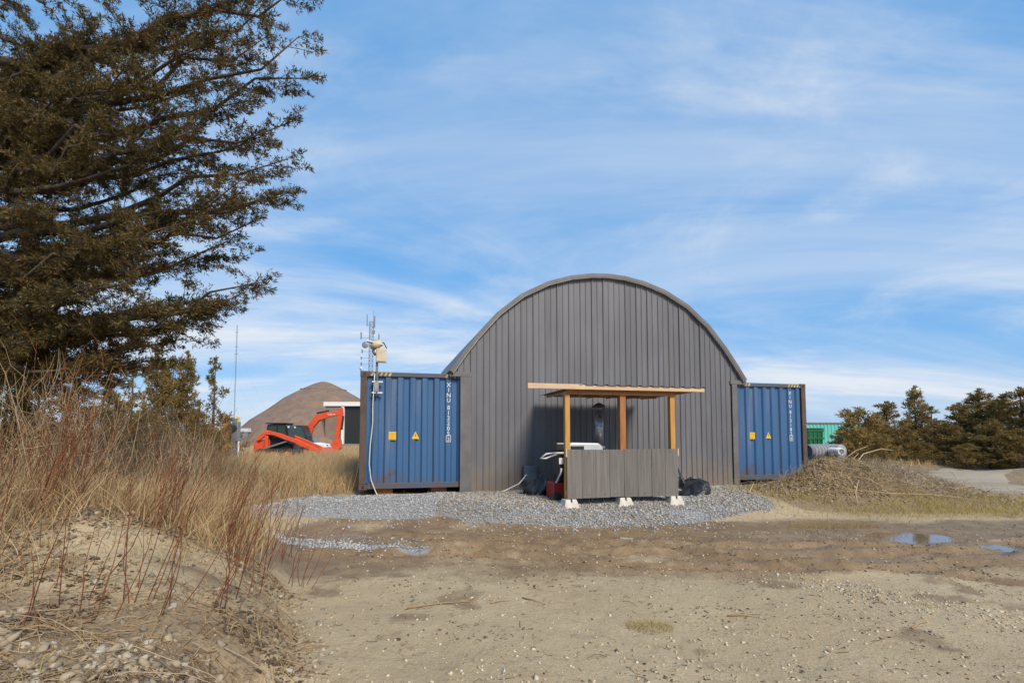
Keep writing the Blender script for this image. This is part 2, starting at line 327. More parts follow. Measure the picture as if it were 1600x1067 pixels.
# ------------------------------------------------------------------ facade frame and terrain
FA = R(14.2); FO = Vector((-3.33, 11.2, 0)); FU = Vector((math.cos(FA), math.sin(FA), 0)); FV = Vector((-math.sin(FA), math.cos(FA), 0))
def fp(s, d, z=0.0): return FO + FU * s + FV * d + Vector((0, 0, z))
GRAVEL = [(-4.9, 9.6), (-4.4, 10.45), (-3.5, 10.9), (-1, 11.75), (5.9, 13.4), (5.3, 10.4), (4.3, 9.85), (3.2, 9.2), (2.2, 8.85), (1.04, 8.8), (-.64, 8.9), (-1.2, 9.3), (-2.7, 9.2), (-4.2, 9.0)]
RING = [(-4.8, 9.4), (-4.25, 8.5), (-3.5, 7.75), (-2.3, 7.25), (-1.2, 7.05)]
PUD = [(5.75, 9.2, 1.0, .34), (6.25, 8.15, .8, .46), (-2.75, 8.2, .50, .28), (1.75, 8.05, .42, .16), (7.3, 7.4, .7, .2)]
RUTS = [[(9, 5.2), (5.5, 5.5), (3.2, 6.4), (1.5, 7.6)], [(-2.6, 6.9), (-.5, 6.75), (1.3, 6.2), (2.8, 5.95), (4.8, 6.1), (9, 6.6)], [(-3, 8.25), (-1, 7.7), (1.2, 7.35), (3.4, 7.2), (6, 7.3), (10, 8.2)],
        [(-1.5, 7.3), (1, 6.9), (3.5, 6.6), (9.5, 7.3)]]
ROAD = [(30, 8), (19, 10.7), (14.2, 13.4), (14.2, 17), (18, 20.5), (36, 24)]
def edge_x(y): return np.interp(y, [-3, 2, 3.2, 4.6, 6.9, 9.4, 10.3, 11.0, 12, 30], [-.3, -.75, -1.28, -2.0, -2.84, -4.7, -4.7, -3.6, -3.5, -6])
def grav_sd(x, y): return np.minimum(polysd(x, y, GRAVEL), segdist(x, y, RING) - .17)
def H(x, y):
    x = np.asarray(x, float); y = np.asarray(y, float)
    z = np.full(np.broadcast(x, y).shape, -.33) + .05 * (fbm(x, y, 2.6, 3) - .5) + .03 * (fbm(x, y, .55, 9) - .5) + .014 * (fbm(x, y, .14, 10, 2) - .5)
    near = sstep(40, 22, np.hypot(x, y))
    # building pad
    s = (x - FO.x) * FU.x + (y - FO.y) * FU.y; d = (x - FO.x) * FV.x + (y - FO.y) * FV.y
    back = 1.0 * sstep(3.0, .5, s)          # the pad begins further back on the left
    pad = sstep(-3.6, -2.3, d - back) * sstep(13.2, 11.6, s) * sstep(-3.5, -1.0, s) * sstep(60, 20, d)
    z = z + pad * .24
    # gravel heap relief
    gs = grav_sd(x, y); z = z + .07 * sstep(.05, -.5, polysd(x, y, GRAVEL)) * (.4 + fbm(x, y, .8, 21)) + .0 * x
    # left field
    t = edge_x(y) - x
    z = z + near * sstep(0, 2.2, t) * sstep(6, 9.5, y) * .34 * (1 - .75 * pad)
    # earth berm on the left
    g = np.interp(y, [0, 1.5, 2.2, 3.0, 3.8, 4.6, 5.3, 6.5, 8.5, 11], [.50, .53, .56, .58, .85, 1.0, .95, .62, .35, .1])
    z = z + (y < 14) * .98 * (1 - np.exp(-np.maximum(t, 0) / .85)) * g * (1 + .25 * (fbm(x, y, .9, 31) - .5)) + sstep(0, .4, t) * sstep(9, 6, y) * .12 * (fbm(x, y, .35, 41) - .5)
    # dark scooped hollow in the berm foot
    z = z - .22 * np.exp(-(((x + 1.42) / .34) ** 2 + ((y - 3.05) / .22) ** 2))
    # right hand debris mounds
    def hill(cx_, cy_, rx, ry, h): return h * np.exp(-(((x - cx_) / rx) ** 2 + ((y - cy_) / ry) ** 2))
    mn = hill(7.3, 12.3, .95, .7, .48) + hill(8.3, 12.5, .8, .7, .30) + hill(9.5, 14.5, .8, 1.0, .74) + hill(10.5, 14.0, .8, .9, .46) + hill(11.4, 13.6, .9, .8, .22) + hill(9.3, 12.5, 1.8, 1.0, .20)
    z = z + mn * (1 + .9 * (fbm(x, y, .6, 51) - .5))
    z = z + hill(22, 19, 5, 1.2, .45) + hill(16.5, 23, 4, 1.0, .35)
    # puddle hollows and ruts
    xw, yw = x + .35 * (fbm(x, y, .7, 65) - .5), y + .45 * (fbm(x, y, .9, 66) - .5)
    for rt in RUTS:
        q = segdist(xw, yw, rt); z = z - .065 * np.exp(-(q / .11) ** 2) * (.2 + 1.5 * fbm(x, y, .16, 61)) + .04 * np.exp(-((q - .21) / .075) ** 2) * fbm(x, y, .22, 71) * 1.6
    for (px, py, rx, ry) in PUD:
        q = ((x - px) / rx) ** 2 + ((y - py) / ry) ** 2; w = np.exp(-(q / 2.6) ** 2)
        z = z * (1 - w) + w * (-.36 + .05 * (fbm(x, y * 2.2, .45, 81) - .5)); z = z - .058 * np.exp(-q ** 1.2)
    return z
def Hs(x, y): return float(H(np.array([x]), np.array([y]))[0])

def axis(lo, hi, step, far_lo, far_hi, g=1.22):
    a = list(np.arange(lo, hi, step)); d = step
    while a[-1] < far_hi: d *= g; a.append(a[-1] + d)
    d = step; b = [lo]
    while b[0] > far_lo: d *= g; b.insert(0, b[0] - d)
    return np.array(b[:-1] + a)
gx = axis(-8.5, 14.5, .065, -2500, 2500); gy = axis(1.3, 16.5, .06, -40, 3500)
GX, GY = np.meshgrid(gx, gy); GZ = H(GX, GY)
nx, ny = len(gx), len(gy)
idx = np.arange(nx * ny).reshape(ny, nx)
quads = np.stack([idx[:-1, :-1], idx[:-1, 1:], idx[1:, 1:], idx[1:, :-1]], -1).reshape(-1, 4)
gm = fastmesh('ground', np.stack([GX, GY, GZ], -1).reshape(-1, 3), quads, True)
def soil_masks(x, y):
    gs = grav_sd(x, y); t = edge_x(y) - x
    wet = sstep(5.0, 6.3, y + .9 * (fbm(x, y, 1.3, 5) - .5)) * sstep(9.9, 9.0, y) * sstep(-4.6, -3.4, x + .6 * (8 - y)) * (.2 + .95 * fbm(x, y, .8, 6))
    xw, yw = x + .35 * (fbm(x, y, .7, 65) - .5), y + .45 * (fbm(x, y, .9, 66) - .5)
    for rt in RUTS: wet = np.maximum(wet, 1.35 * np.exp(-(segdist(xw, yw, rt) / .15) ** 2) * (.25 + 1.1 * fbm(x, y, .35, 7)))
    wet = np.maximum(wet, .5 * sstep(.56, .74, fbm(x, y, .45, 67, 4)) * sstep(2, 4, y))
    for (px, py, rx, ry) in PUD: wet = np.maximum(wet, 1.1 * np.exp(-(((x - px) / rx / 1.5) ** 2 + ((y - py) / ry / 1.6) ** 2)))
    sand = np.exp(-(((x + 2.85) / 1.0) ** 2 + ((y - 3.95) / .72) ** 2) ** 2)
    veg = sstep(-.05, .45, t + .5 * (fbm(x, y, .5, 8) - .5)) * (1 - .95 * sand)
    mound = np.exp(-(((x - 8.8) / 3.6) ** 2 + ((y - 12.6) / 2.3) ** 2) ** 2)
    veg = np.maximum(veg, mound); veg = np.maximum(veg, sstep(14, 18, y) * .9); veg = np.maximum(veg, sstep(9.9, 10.7, y) * sstep(5.2, 6.0, x))
    grav = sstep(.12, -.1, gs) * (1 - sstep(.2, .6, veg) * .6)
    return np.clip(wet, 0, 1), np.clip(veg, 0, 1), np.clip(grav, 0, 1)
w_, v_, g_ = soil_masks(GX, GY)
ca = gm.attributes.new('soil', 'FLOAT_COLOR', 'POINT')
ca.data.foreach_set('color', np.stack([w_, v_, g_, np.ones_like(w_)], -1).astype(np.float32).ravel())
tag(link('ground', gm, M['ground']), kind='structure')

# dirt road on the right: a sheet following the ground
def ribbon(pts, width, n, k=7):
    pts = np.array(pts, float); seg = np.r_[0, np.cumsum(np.hypot(*np.diff(pts, axis=0).T))]; tt = np.linspace(0, seg[-1], n)
    px = np.interp(tt, seg, pts[:, 0]); py = np.interp(tt, seg, pts[:, 1])
    for _ in range(14): px[1:-1] = (px[:-2] + 2 * px[1:-1] + px[2:]) / 4; py[1:-1] = (py[:-2] + 2 * py[1:-1] + py[2:]) / 4
    tx = np.gradient(px); ty = np.gradient(py); l = np.hypot(tx, ty); nx_, ny_ = -ty / l, tx / l
    o = np.linspace(-.5, .5, k)[None, :] * (width * (1 + .25 * (fbm(tt, tt * 0, 1.4, 3) - .5)))[:, None]
    X = px[:, None] + nx_[:, None] * o; Y = py[:, None] + ny_[:, None] * o
    return X, Y
X, Y = ribbon(ROAD, 3.3, 160, 9); ii = np.arange(X.size).reshape(X.shape)
q = np.stack([ii[:-1, :-1], ii[1:, :-1], ii[1:, 1:], ii[:-1, 1:]], -1).reshape(-1, 4)
rz_ = H(X, Y) + .02; rz_[:, 0] -= .05; rz_[:, -1] -= .05
tag(link('dirt_road', fastmesh('dirt_road', np.stack([X, Y, rz_], -1).reshape(-1, 3), q, True), M['road']), kind='structure')
# puddles
for i, (px, py, rx, ry) in enumerate(PUD):
    b = MB(); b.lathe([(1.0, -.004), (1.0, 0)], 40)
    b.v = [(p[0] * rx * 1.45, p[1] * ry * 1.45, p[2]) for p in b.v]
    tag(b.build('puddle', M['water'], None, (px, py, -.383 + .002 * i)), kind='structure')

# ------------------------------------------------------------------ containers
def text_into(mb, ch, size, x, y, z):
    """flat lettering in the xz plane facing -y, centred on x, base at z"""
    cu = bpy.data.curves.new('t', 'FONT'); cu.body = ch; cu.size = size; cu.align_x = 'CENTER'; cu.resolution_u = 2
    to = bpy.data.objects.new('t', cu); COL.objects.link(to); dg = bpy.context.evaluated_depsgraph_get()
    me = bpy.data.meshes.new_from_object(to.evaluated_get(dg))
    mb.add([(x + v.co.x, y, z + v.co.y) for v in me.vertices], [tuple(p.vertices) for p in me.polygons])
    bpy.data.objects.remove(to); bpy.data.curves.remove(cu); bpy.data.meshes.remove(me)
def corrugated(a0, a1, phase, pitch=.27, flat=.10, dep=.042):
    """list of (a, depth) across a trapezoidal sheet from a0 to a1; 'phase' is the centre of one outer flat"""
    sl = (pitch - 2 * flat) / 2; pts = [(a0, dep)]; k = math.floor((a0 - phase) / pitch) - 1
    while phase + k * pitch - pitch / 2 < a1:
        c = phase + k * pitch
        for a, d in ((c - flat / 2 - sl, dep), (c - flat / 2, 0), (c + flat / 2, 0), (c + flat / 2 + sl, dep)):
            if a0 < a < a1: pts.append((a, d))
        k += 1
    pts.append((a1, dep)); return pts
def container(s0, z0, label, serial, check, L=6.06, W=2.44, Hh=2.60):
    t = thing('shipping_container', label, 'container', fp(s0, 0, z0), FA, 'blue shipping containers carrying the arched roof')
    pr = corrugated(.13, W - .13, 1.945); b = MB(); n = len(pr)
    b.add([(a, .035 + d, .14) for a, d in pr] + [(a, .035 + d, Hh - .09) for a, d in pr], [(i, i + 1, n + i + 1, n + i) for i in range(n - 1)])
    b.build('end_wall', M['blue'], t)
    for x0 in (0, W - .14):
        for y0 in (0, L - .14): MB().box(x0, x0 + .14, y0, y0 + .14, .12, Hh - .12).build('corner_post', M['rust'] if x0 == 0 or s0 > 5 else M['trim'], t, bevel=.01)
    for x0 in (0, W - .178):
        for y0 in (0, L - .162):
            for z1 in (0, Hh - .118):
                yy = y0 - .006 if y0 == 0 else y0 + .006
                cst = MB().box(x0 - .006 if x0 == 0 else x0 + .006, x0 + .178, yy, yy + .162, z1, z1 + .118 + (.006 if z1 else 0)).build('corner_casting', M['rust'], t, bevel=.008)
                if y0 == 0:
                    h = MB(); h.lathe([(.03, -.009), (.03, -.003)], 14, (x0 + .089, y0 - .002, z1 + .06), 'y'); h.build('casting_hole_shade', M['black'], cst)  # black disc on the casting face, shade of the hole painted in
    for z1, nm in ((.02, 'bottom_rail'), (Hh - .1, 'top_rail')):
        MB().box(.18, W - .18, .012, .10, z1, z1 + .10 + (.02 if z1 < 1 else -.005)).build(nm, M['bluerail'], t, bevel=.006)
        for x0 in (.01, W - .07): MB().box(x0, x0 + .06, .165, L - .165, z1, z1 + .1).build(nm, M['bluerail'], t)
    for x0, sg in ((.012, 1), (W - .012, -1)):
        ps = corrugated(.14, L - .14, 1.0, .28); b = MB(); n = len(ps)
        b.add([(x0 + sg * d, a, .12) for a, d in ps] + [(x0 + sg * d, a, Hh - .1) for a, d in ps], [(i, i + 1, n + i + 1, n + i) for i in range(n - 1)])
        b.build('side_wall', M['blue'], t)
    MB().box(.07, W - .07, .1, L - .1, Hh - .04, Hh - .02).build('roof', M['bluerail'], t)
    MB().box(.07, W - .07, .1, L - .1, .12, .15).build('floor', M['rust'], t)
    for x0 in (.15, W / 2 + .005): MB().box(x0, x0 + W / 2 - .155, L - .08, L - .03, .13, Hh - .12).build('door', M['blue'], t)
    # lettering reading downwards
    b = MB(); z = 2.30
    for ch in serial:
        if ch == ' ': b.build('serial_letters', M['white'], t); b = MB()
        else: text_into(b, ch, .135, 1.945, .031, z)
        z -= .118 if ch != ' ' else .05
    b.build('serial_digits', M['white'], t)
    b = MB(); text_into(b, check, .12, 1.945, .031, z - .01); w = .055
    for (xa, xb, za, zb) in ((-w, w, -.03, -.02), (-w, w, .11, .12), (-w, -w + .01, -.02, .11), (w - .01, w, -.02, .11)):
        b.add([(1.945 + xa, .0312, z + za), (1.945 + xb, .0312, z + za), (1.945 + xb, .0312, z + zb), (1.945 + xa, .0312, z + zb)], [(0, 1, 2, 3)])
    b.build('check_digit', M['white'], t)
    st = MB().box(.62, .78, .026, .030, 1.09, 1.27).build('warning_sticker', M['yellow'], t)
    b = MB()
    for k in range(4): b.add([(x, .0252, zz) for x, zz in ((.64, 1.235 - k * .04), (.76, 1.235 - k * .04), (.76, 1.223 - k * .04), (.64, 1.223 - k * .04))], [(3, 2, 1, 0)])
    b.build('sticker_lines', pm('sticker_print', (.42, .22, .01), (.36, .18, .01), 9, .6), st)
    tr = MB().prism([(1.12, 1.11), (1.29, 1.11), (1.205, 1.28)], .024, .029).build('warning_triangle', M['yellow'], t)
    b = MB(); b.add([(x, .0232, zz) for x, zz in ((1.21, 1.235), (1.19, 1.185), (1.203, 1.185), (1.197, 1.14), (1.222, 1.197), (1.208, 1.197))], [(0, 1, 2, 3, 4, 5)])
    b.build('lightning_bolt', M['black'], tr)
    for xs in ((.21, .60), (1.86, 2.25)):
        b = MB(); x = xs[0]
        while x < xs[1]: b.add([(x, .0085, Hh - .095), (x + .045, .0085, Hh - .095), (x + .085, .0085, Hh - .02), (x + .04, .0085, Hh - .02)], [(0, 1, 2, 3)]); x += .095
        b.build('hazard_tape', pm('hazard_yellow', (.62, .46, .12), (.35, .24, .08), 9, .6), t)
    return t
container(0.0, 0.03, 'blue shipping container on the left, with white cable hanging down its end', 'XINU 812205', '3')
container(9.36, 0.03, 'blue shipping container on the right, half buried behind the brush mound', 'XINU 813182', '8')
# wooden blocking under the left container
for i, (s, d) in enumerate(((.55, .25), (1.75, .3))):
    tag(MB().box(-.18, .18, -.1, .1, -.14, .048).build('timber_block', M['lumber_brown'], None, fp(s, d, 0), FA + .1 * i, bevel=.01),
        ['short timber block under left container, nearer its left corner', 'short timber block under left container, nearer the grey wall'][i], 'timber block', 'blocks under the left container')

# ------------------------------------------------------------------ arched storage building
SC = 5.885
AP = [(0, 5.25), (.45, 5.225), (1.0, 5.13), (1.6, 4.94), (2.25, 4.60), (2.85, 4.11), (3.35, 3.54), (3.66, 3.12), (3.95, 2.70)]
PROF = [(-x, z) for x, z in AP[::-1]] + AP[1:]
def arch(s): return float(np.interp(s - SC, [p[0] for p in PROF], [p[1] for p in PROF]))
bld = thing('storage_building', 'grey steel building with rounded arch roof between two blue containers', 'building', fp(0, 0, 0), FA)
PW = .302; s = 2.43 - 2 * PW; pi = 0
def panel(s0, s1):
    sec = [(s0, 0), (s0 + .012, -.022), (s0 + .030, -.022), (s0 + .042, 0)]
    mid = (s0 + s1) / 2
    sec += [(mid - .004, 0), (mid + .005, -.015), (mid + .019, -.015), (mid + .028, 0), (s0 + .25 * PW + .02, 0), (s0 + .75 * PW + .02, 0), (s1 - .001, 0)]
    sec = sorted([p for p in sec if s0 <= p[0] <= s1])
    xs = [p[0] for p in sec] + [SC + p[0] for p in PROF if s0 + .05 < SC + p[0] < s1 - .01]
    out = []
    for x in sorted(set(xs)):
        dd = float(np.interp(x, [p[0] for p in sec], [p[1] for p in sec])); out.append((x, dd))
    return out
while s < 9.95:
    s0, s1 = max(s, SC - 3.9), min(s + PW, SC + 3.9)
    if s1 - s0 > .06:
        sec = panel(s0, s1); n = len(sec)
        zb = -.12 if (s0 > 2.4 and s1 < 9.60) else 2.64
        b = MB(); b.add([(x, -.03 + d, zb) for x, d in sec] + [(x, -.03 + d, max(zb + .01, arch(x) - .05)) for x, d in sec], [(i, i + 1, n + i + 1, n + i) for i in range(n - 1)])
        pn = b.build('siding_panel', M['siding'], bld); pn.rotation_euler = (R(random.uniform(-.12, .12)), 0, 0)
    s += PW
def ring(inner, outer, y0, y1):
    def off(o):
        P = [Vector((x, z)) for x, z in PROF]; out = []
        for i, p in enumerate(P):
            t = (P[min(i + 1, len(P) - 1)] - P[max(i - 1, 0)]).normalized(); out.append(p + Vector((-t.y, t.x)) * o)
        return out
    a, c = off(inner), off(outer); n = len(a); b = MB()
    vv = [(SC + p.x, y0, p.y) for p in a] + [(SC + p.x, y0, p.y) for p in c] + [(SC + p.x, y1, p.y) for p in a] + [(SC + p.x, y1, p.y) for p in c]
    fs = []
    for i in range(n - 1):
        fs += [(i, i + 1, n + i + 1, n + i), (2 * n + i, 3 * n + i, 3 * n + i + 1, 2 * n + i + 1), (n + i, n + i + 1, 3 * n + i + 1, 3 * n + i), (i, 2 * n + i, 2 * n + i + 1, i + 1)]
    fs += [(0, n, 3 * n, 2 * n), (n - 1, 3 * n - 1, 4 * n - 1, 2 * n - 1)]
    return b.add(vv, fs)
ring(-.06, -.015, -.10, 6.1).build('roof', M['roofmetal'], bld)
ring(-.105, -.02, -.135, -.102).build('fascia', M['trim'], bld)
ring(-.122, -.107, -.125, -.06).build('edge_trim', M['trimlight'], bld)
b = MB(); b.add([(SC + x, 6.05, z - .07) for x, z in PROF] , [tuple(range(len(PROF)))[::-1]]); b.box(2.45, 9.35, 6.0, 6.05, -.1, 2.66); b.build('back_wall', M['siding'], bld)
for args, nm in (((2.20, 2.46, -.062, -.034, -.10, 2.56), 'corner_trim'), ((1.95, 2.46, -.066, -.036, 2.565, 2.665), 'header_trim'), ((9.40, 9.56, -.064, -.034, -.10, 2.56), 'corner_trim'), ((9.36, 9.85, -.066, -.036, 2.565, 2.665), 'header_trim')):
    MB().box(*args).build(nm, M['trim'], bld, bevel=.006)
# small junction box and flex low on the wall
t = thing('meter_box', 'small grey box on the wall behind the black bag, left of counter', 'box', fp(3.82, -.16, .16), FA)
MB().box(-.15, .15, -.08, .08, 0, .36).build('case', M['greybox'], t, bevel=.01); MB().box(-.13, .13, -.092, -.081, .03, .33).build('cover', M['greybox'], t, bevel=.004)
b = MB(); b.tube([fp(3.72, -.30, .30), fp(3.66, -.42, .33), fp(3.58, -.5, .26), fp(3.45, -.55, .14), fp(3.1, -.62, .0), fp(2.8, -.7, -.05), fp(2.5, -.95, -.06)], .014, 6)
tag(b.build('white_hose', M['cable'], smooth=True), 'thin white hose trailing from grey box across gravel at wall foot', 'hose')

# ------------------------------------------------------------------ camera / light mast and cable on the left container
t = thing('light_mast', 'short steel mast with floodlight and beige box bolted to left container', 'mast', fp(.345, -.06, 2.2), FA)
MB().tube([(0, 0, -.12), (0, 0, 1.08)], .026, 8).build('pole', M['steel'], t, smooth=True)
for z in (-.06, .18): MB().box(-.1, .13, -.02, .03, z, z + .03).build('bracket', M['white'], t, bevel=.004)
MB().box(-.045, .045, -.04, .0, -.02, .2).build('clamp_plate', M['steel'], t)
bx_ = MB().box(-.02, .20, -.13, .02, .62, .92).build('control_box', M['beige'], t, bevel=.012)
MB().box(0, .18, -.137, -.131, .64, .90).build('box_lid', M['beige'], bx_, bevel=.004)
b = MB(); b.lathe([(.03, -.1), (.13, -.07), (.15, 0), (.11, .06), (.03, .09)], 16); Mr = Matrix.Rotation(R(-28), 4, 'Y')
b.v = [tuple(Mr @ Vector(p) + Vector((-.02, -.03, 1.02))) for p in b.v]; b.build('lamp_head', M['beige'], t, smooth=True)
b = MB().box(-.19, .15, -.1, .1, -.012, .012); Mr = Matrix.Rotation(R(12), 4, 'Y'); b.v = [tuple(Mr @ Vector(p) + Vector((-.03, -.05, 1.04))) for p in b.v]; b.build('lamp_visor', M['white'], t)
MB().tube([(.05, -.02, 1.10), (.14, -.02, 1.06), (.2, -.03, .95), (.17, -.03, .9)], .012, 6).build('lead', M['black'], t)
MB().tube([(-.05, -.02, .98), (-.09, -.03, .86), (-.03, -.03, .78)], .03, 6).build('elbow', M['steel'], t, smooth=True)
pts = [fp(.30, -.05, 2.58), fp(.29, -.07, 2.3), fp(.27, -.055, 1.9), fp(.275, -.05, 1.5), fp(.23, -.05, 1.0), fp(.215, -.05, .6), fp(.26, -.06, .25), fp(.36, -.09, .0), fp(.4, -.2, -.06)]
tag(MB().tube(pts, .012, 6).build('hanging_cable', M['cable'], smooth=True), 'white cable hanging down the left blue container from the mast', 'cable')

# ------------------------------------------------------------------ counter with canopy
D0 = -2.7
cp = thing('canopy_stand', 'open wooden stand with flat canopy and weathered grey board counter', 'stand', fp(0, D0, 0), FA)
for i, (sx, w, mm) in enumerate(((3.83, .095, 'lumber'), (4.96, .125, 'lumber_brown'), (6.03, .105, 'lumber'))):
    MB().box(sx - w / 2, sx + w / 2, .03, .03 + w, .06, 2.03).build('post', M[mm], cp, bevel=.006)
for sx in (4.44, 5.83): MB().box(sx - .045, sx + .045, 1.75, 1.84, -.05, 2.06).build('post', M['lumber_brown'], cp, bevel=.006)
nb = 8; x = 3.795
for i in range(nb):
    w = (6.10 - 3.795) / nb + random.uniform(-.012, .012) * (i < nb - 1); x1 = min(x + w, 6.10)
    pl = MB().box(x + .003, x1 - .003, -.012 + random.uniform(-.006, .002), .022, .05 + random.uniform(-.015, .015), .955 + random.uniform(-.006, .006)).build('plank', M['barn'], cp, bevel=.004)
    me_ = MB().box((x + x1) / 2 - .004 + random.uniform(-.04, .04), (x + x1) / 2 + .004, -.0212, -.0185, .07, .94)
    for zz in (.90, .12):
        h = MB(); h.lathe([(.007, -.024), (.007, -.016)], 8, ((x + x1) / 2 + random.uniform(-.05, .05), 0, zz), 'y'); h.build('nail', M['rust'], pl)
    x = x1
MB().box(3.78, 6.12, .024, .062, .84, .93).build('rail', M['lumber'], cp); MB().box(3.78, 6.12, .024, .062, .12, .21).build('rail', M['lumber'], cp)
for sx in (3.785, 6.105): MB().box(sx - .012, sx + .012, -.02, .02, .82, .965).build('end_cleat', M['pine'], cp)
MB().box(3.80, 6.09, .0, .04, 1.99, 2.085).build('beam', M['lumber_brown'], cp, bevel=.005)
MB().box(4.15, 6.66, 1.70, 1.745, 2.066, 2.09).build('beam', M['lumber_brown'], cp, bevel=.005)
MB().box(3.02, 4.145, -.10, -.06, 2.072, 2.168).build('fascia_board', M['pine'], cp, bevel=.004)
MB().box(4.148, 6.67, -.095, -.057, 2.075, 2.150).build('fascia_board', M['pine'], cp, bevel=.004)
for sx in (4.2, 4.7, 5.2, 5.7, 6.2, 6.62): MB().box(sx - .02, sx + .02, -.056, 2.38, 2.092, 2.138).build('rafter', M['pine'], cp)
b = MB(); xs = []; xx = 3.03
xx = 4.06; prof = []
while xx < 6.66:
    prof += [(xx, 0), (xx + .03, .022), (xx + .06, .022), (xx + .09, 0)]; xx += .23
prof = [(4.02, 0)] + prof ; n = len(prof)
b.add([(a, -.115, 2.156 + h) for a, h in prof] + [(a, 2.42, 2.146 + h) for a, h in prof] + [(a, -.115, 2.153 + h) for a, h in prof] + [(a, 2.42, 2.143 + h) for a, h in prof],
      [(i, i + 1, n + i + 1, n + i) for i in range(n - 1)] + [(3 * n + i, 3 * n + i + 1, 2 * n + i + 1, 2 * n + i) for i in range(n - 1)] + [(2 * n + i, 2 * n + i + 1, i + 1, i) for i in range(n - 1)])
b.build('roof_sheet', M['trim'], cp)
for i, sx in enumerate((3.86, 4.96, 6.03)):
    z = -.14; t = thing('concrete_footing', ['pale concrete footing under the left canopy post', 'pale concrete footing under the middle canopy post', 'pale concrete footing under the right canopy post'][i], 'footing', fp(sx, D0 + .06, z), FA + random.uniform(-.06, .06), 'concrete footings of the stand')
    MB().frustum(0, 0, 0, .185, .165, .105).build('block', M['concrete'], t, bevel=.012)
    MB().box(-.010, .010, -.128, -.06, .135, .188).build('notch_shade', M['black'], t)  # solid black piece, the slot's shade given as colour
# grill
t = thing('barbecue_grill', 'pale grey barbecue with domed lid standing behind the counter', 'barbecue', fp(4.35, D0 + .62, -.1), FA)
MB().box(-.42, .42, -.25, .25, .35, .98).build('cabinet', M['cabblack'], t, bevel=.02)
MB().prism([(-.36, .985), (.36, .985), (.34, 1.10), (.26, 1.17), (-.30, 1.18), (-.36, 1.15)], -.24, .24).build('lid', M['grill'], t, bevel=.03)
MB().box(-.33, -.06, -.262, -.242, 1.02, 1.12).build('lid_window', M['cabblack'], t, bevel=.01)
MB().box(.40, .95, -.24, .2, .985, 1.02).build('side_shelf', M['grill'], t, bevel=.01)
for sx in (-.36, .36): MB().box(sx - .03, sx + .03, -.2, .2, 0.02, .35).build('leg', M['cabblack'], t)
# stove and chimney
t = thing('stove', 'stove with rust stained galvanised chimney pipe behind the counter', 'stove', fp(5.0, D0 + 1.25, -.08), FA)
MB().box(-.26, .26, -.22, .3, .12, 1.0).build('firebox', M['cabblack'], t, bevel=.02)
for sx in (-.2, .2): MB().box(sx - .03, sx + .03, -.18, .26, 0, .12).build('leg', M['cabblack'], t)
MB().lathe([(.13, 1.0), (.13, 1.05), (.105, 1.09)], 16).build('collar', M['steel'], t, smooth=True)
MB().lathe([(.098, 1.06), (.098, 1.83)], 18).build('chimney_pipe', M['galv'], t, smooth=True)
cpz = MB().lathe([(.135, 1.90), (.14, 1.93), (.05, 1.99), (.01, 2.0)], 16).build('chimney_cap', M['rust'], t, smooth=True)
for k in range(4): q = k * math.pi / 2 + .4; MB().tube([(.09 * math.cos(q), .09 * math.sin(q), 1.8), (.115 * math.cos(q), .115 * math.sin(q), 1.92)], .008, 5).build('strut', M['rust'], cpz)
# wheeled machine with cream handle
t = thing('portable_machine', 'red and black wheeled machine with cream loop handle beside the left post', 'machine', fp(3.86, D0 + .72, -.12), FA)
MB().box(-.16, .22, -.2, .24, .12, .42).build('red_case', M['red'], t, bevel=.03)
MB().box(-.02, .25, -.16, .2, .43, 1.02).build('engine_block', M['cabblack'], t, bevel=.03)
MB().box(-.08, .12, -.165, .1, 1.03, 1.2).build('air_filter', M['cabblack'], t, bevel=.03)
MB().box(-.02, .09, -.175, -.161, .78, .90).build('label_plate', M['white'], t)
MB().tube([(.15, -.22, 1.0), (-.12, -.22, 1.0), (-.30, -.24, .985), (-.42, -.22, .90), (-.30, -.2, .895), (-.05, -.2, .985), (.15, -.2, .985)], .016, 8).build('handle', M['cream'], t, smooth=True)
MB().tube([(-.1, -.21, .42), (.0, -.2, .6), (.02, -.2, .7)], .02, 6).build('hose_loop', M['cream'], t, smooth=True)
for sx in (-.1, .18):
    w = MB(); w.lathe([(.05, -.03), (.12, -.03), (.12, .03), (.05, .03)], 18, (sx, -.24, .12), 'y'); w.build('wheel', M['rubber'], t)
# crumpled plastic bags / tarps
def bag(name, label, cat, loc, sc, seed, rz=0.0):
    rs = np.random.default_rng(seed); b = MB(); prof = [(.05, 0), (.8, .0), (1, .18), (.98, .42), (.8, .7), (.5, .9), (.18, 1.0), (.03, 1.02)]
    b.lathe(prof, 26); V_ = np.array(b.v)
    nz_ = V_ / (np.linalg.norm(V_ - np.array([0, 0, .4]), axis=1, keepdims=True) + .2); f = np.ones(len(V_))
    for q in range(26):
        d_ = rs.normal(0, 1, 3); d_ /= np.linalg.norm(d_); dd = ((V_ - np.array([0, 0, .4])) * d_).sum(1); f += rs.uniform(-.16, .2) * np.exp(-((dd - rs.uniform(.2, .8)) / rs.uniform(.06, .2)) ** 2)
    V_[:, :2] *= f[:, None]; V_[:, 2] = V_[:, 2] * (.75 + .25 * f + .25 * np.sin(V_[:, 0] * 2.2 + rs.uniform(0, 6)) * (V_[:, 2] > .3)) + 0; V_ += rs.normal(0, .022, V_.shape)
    b.v = [tuple(p) for p in V_ * np.array(sc)]
    o = b.build(name, M['blackbag'], None, loc, rz, smooth=False); return tag(o, label, cat)
bag('black_bag', 'crumpled black plastic bag against the wall, left of the red machine', 'bag', fp(3.62, D0 + 1.35, -.1), (.24, .22, .50), 3, FA)
b_ = bag('black_tarp', 'large black plastic tarp bundle on gravel right of the counter', 'tarp', fp(6.98, D0 + .95, -.12), (.42, .34, .36), 5, FA + .1)
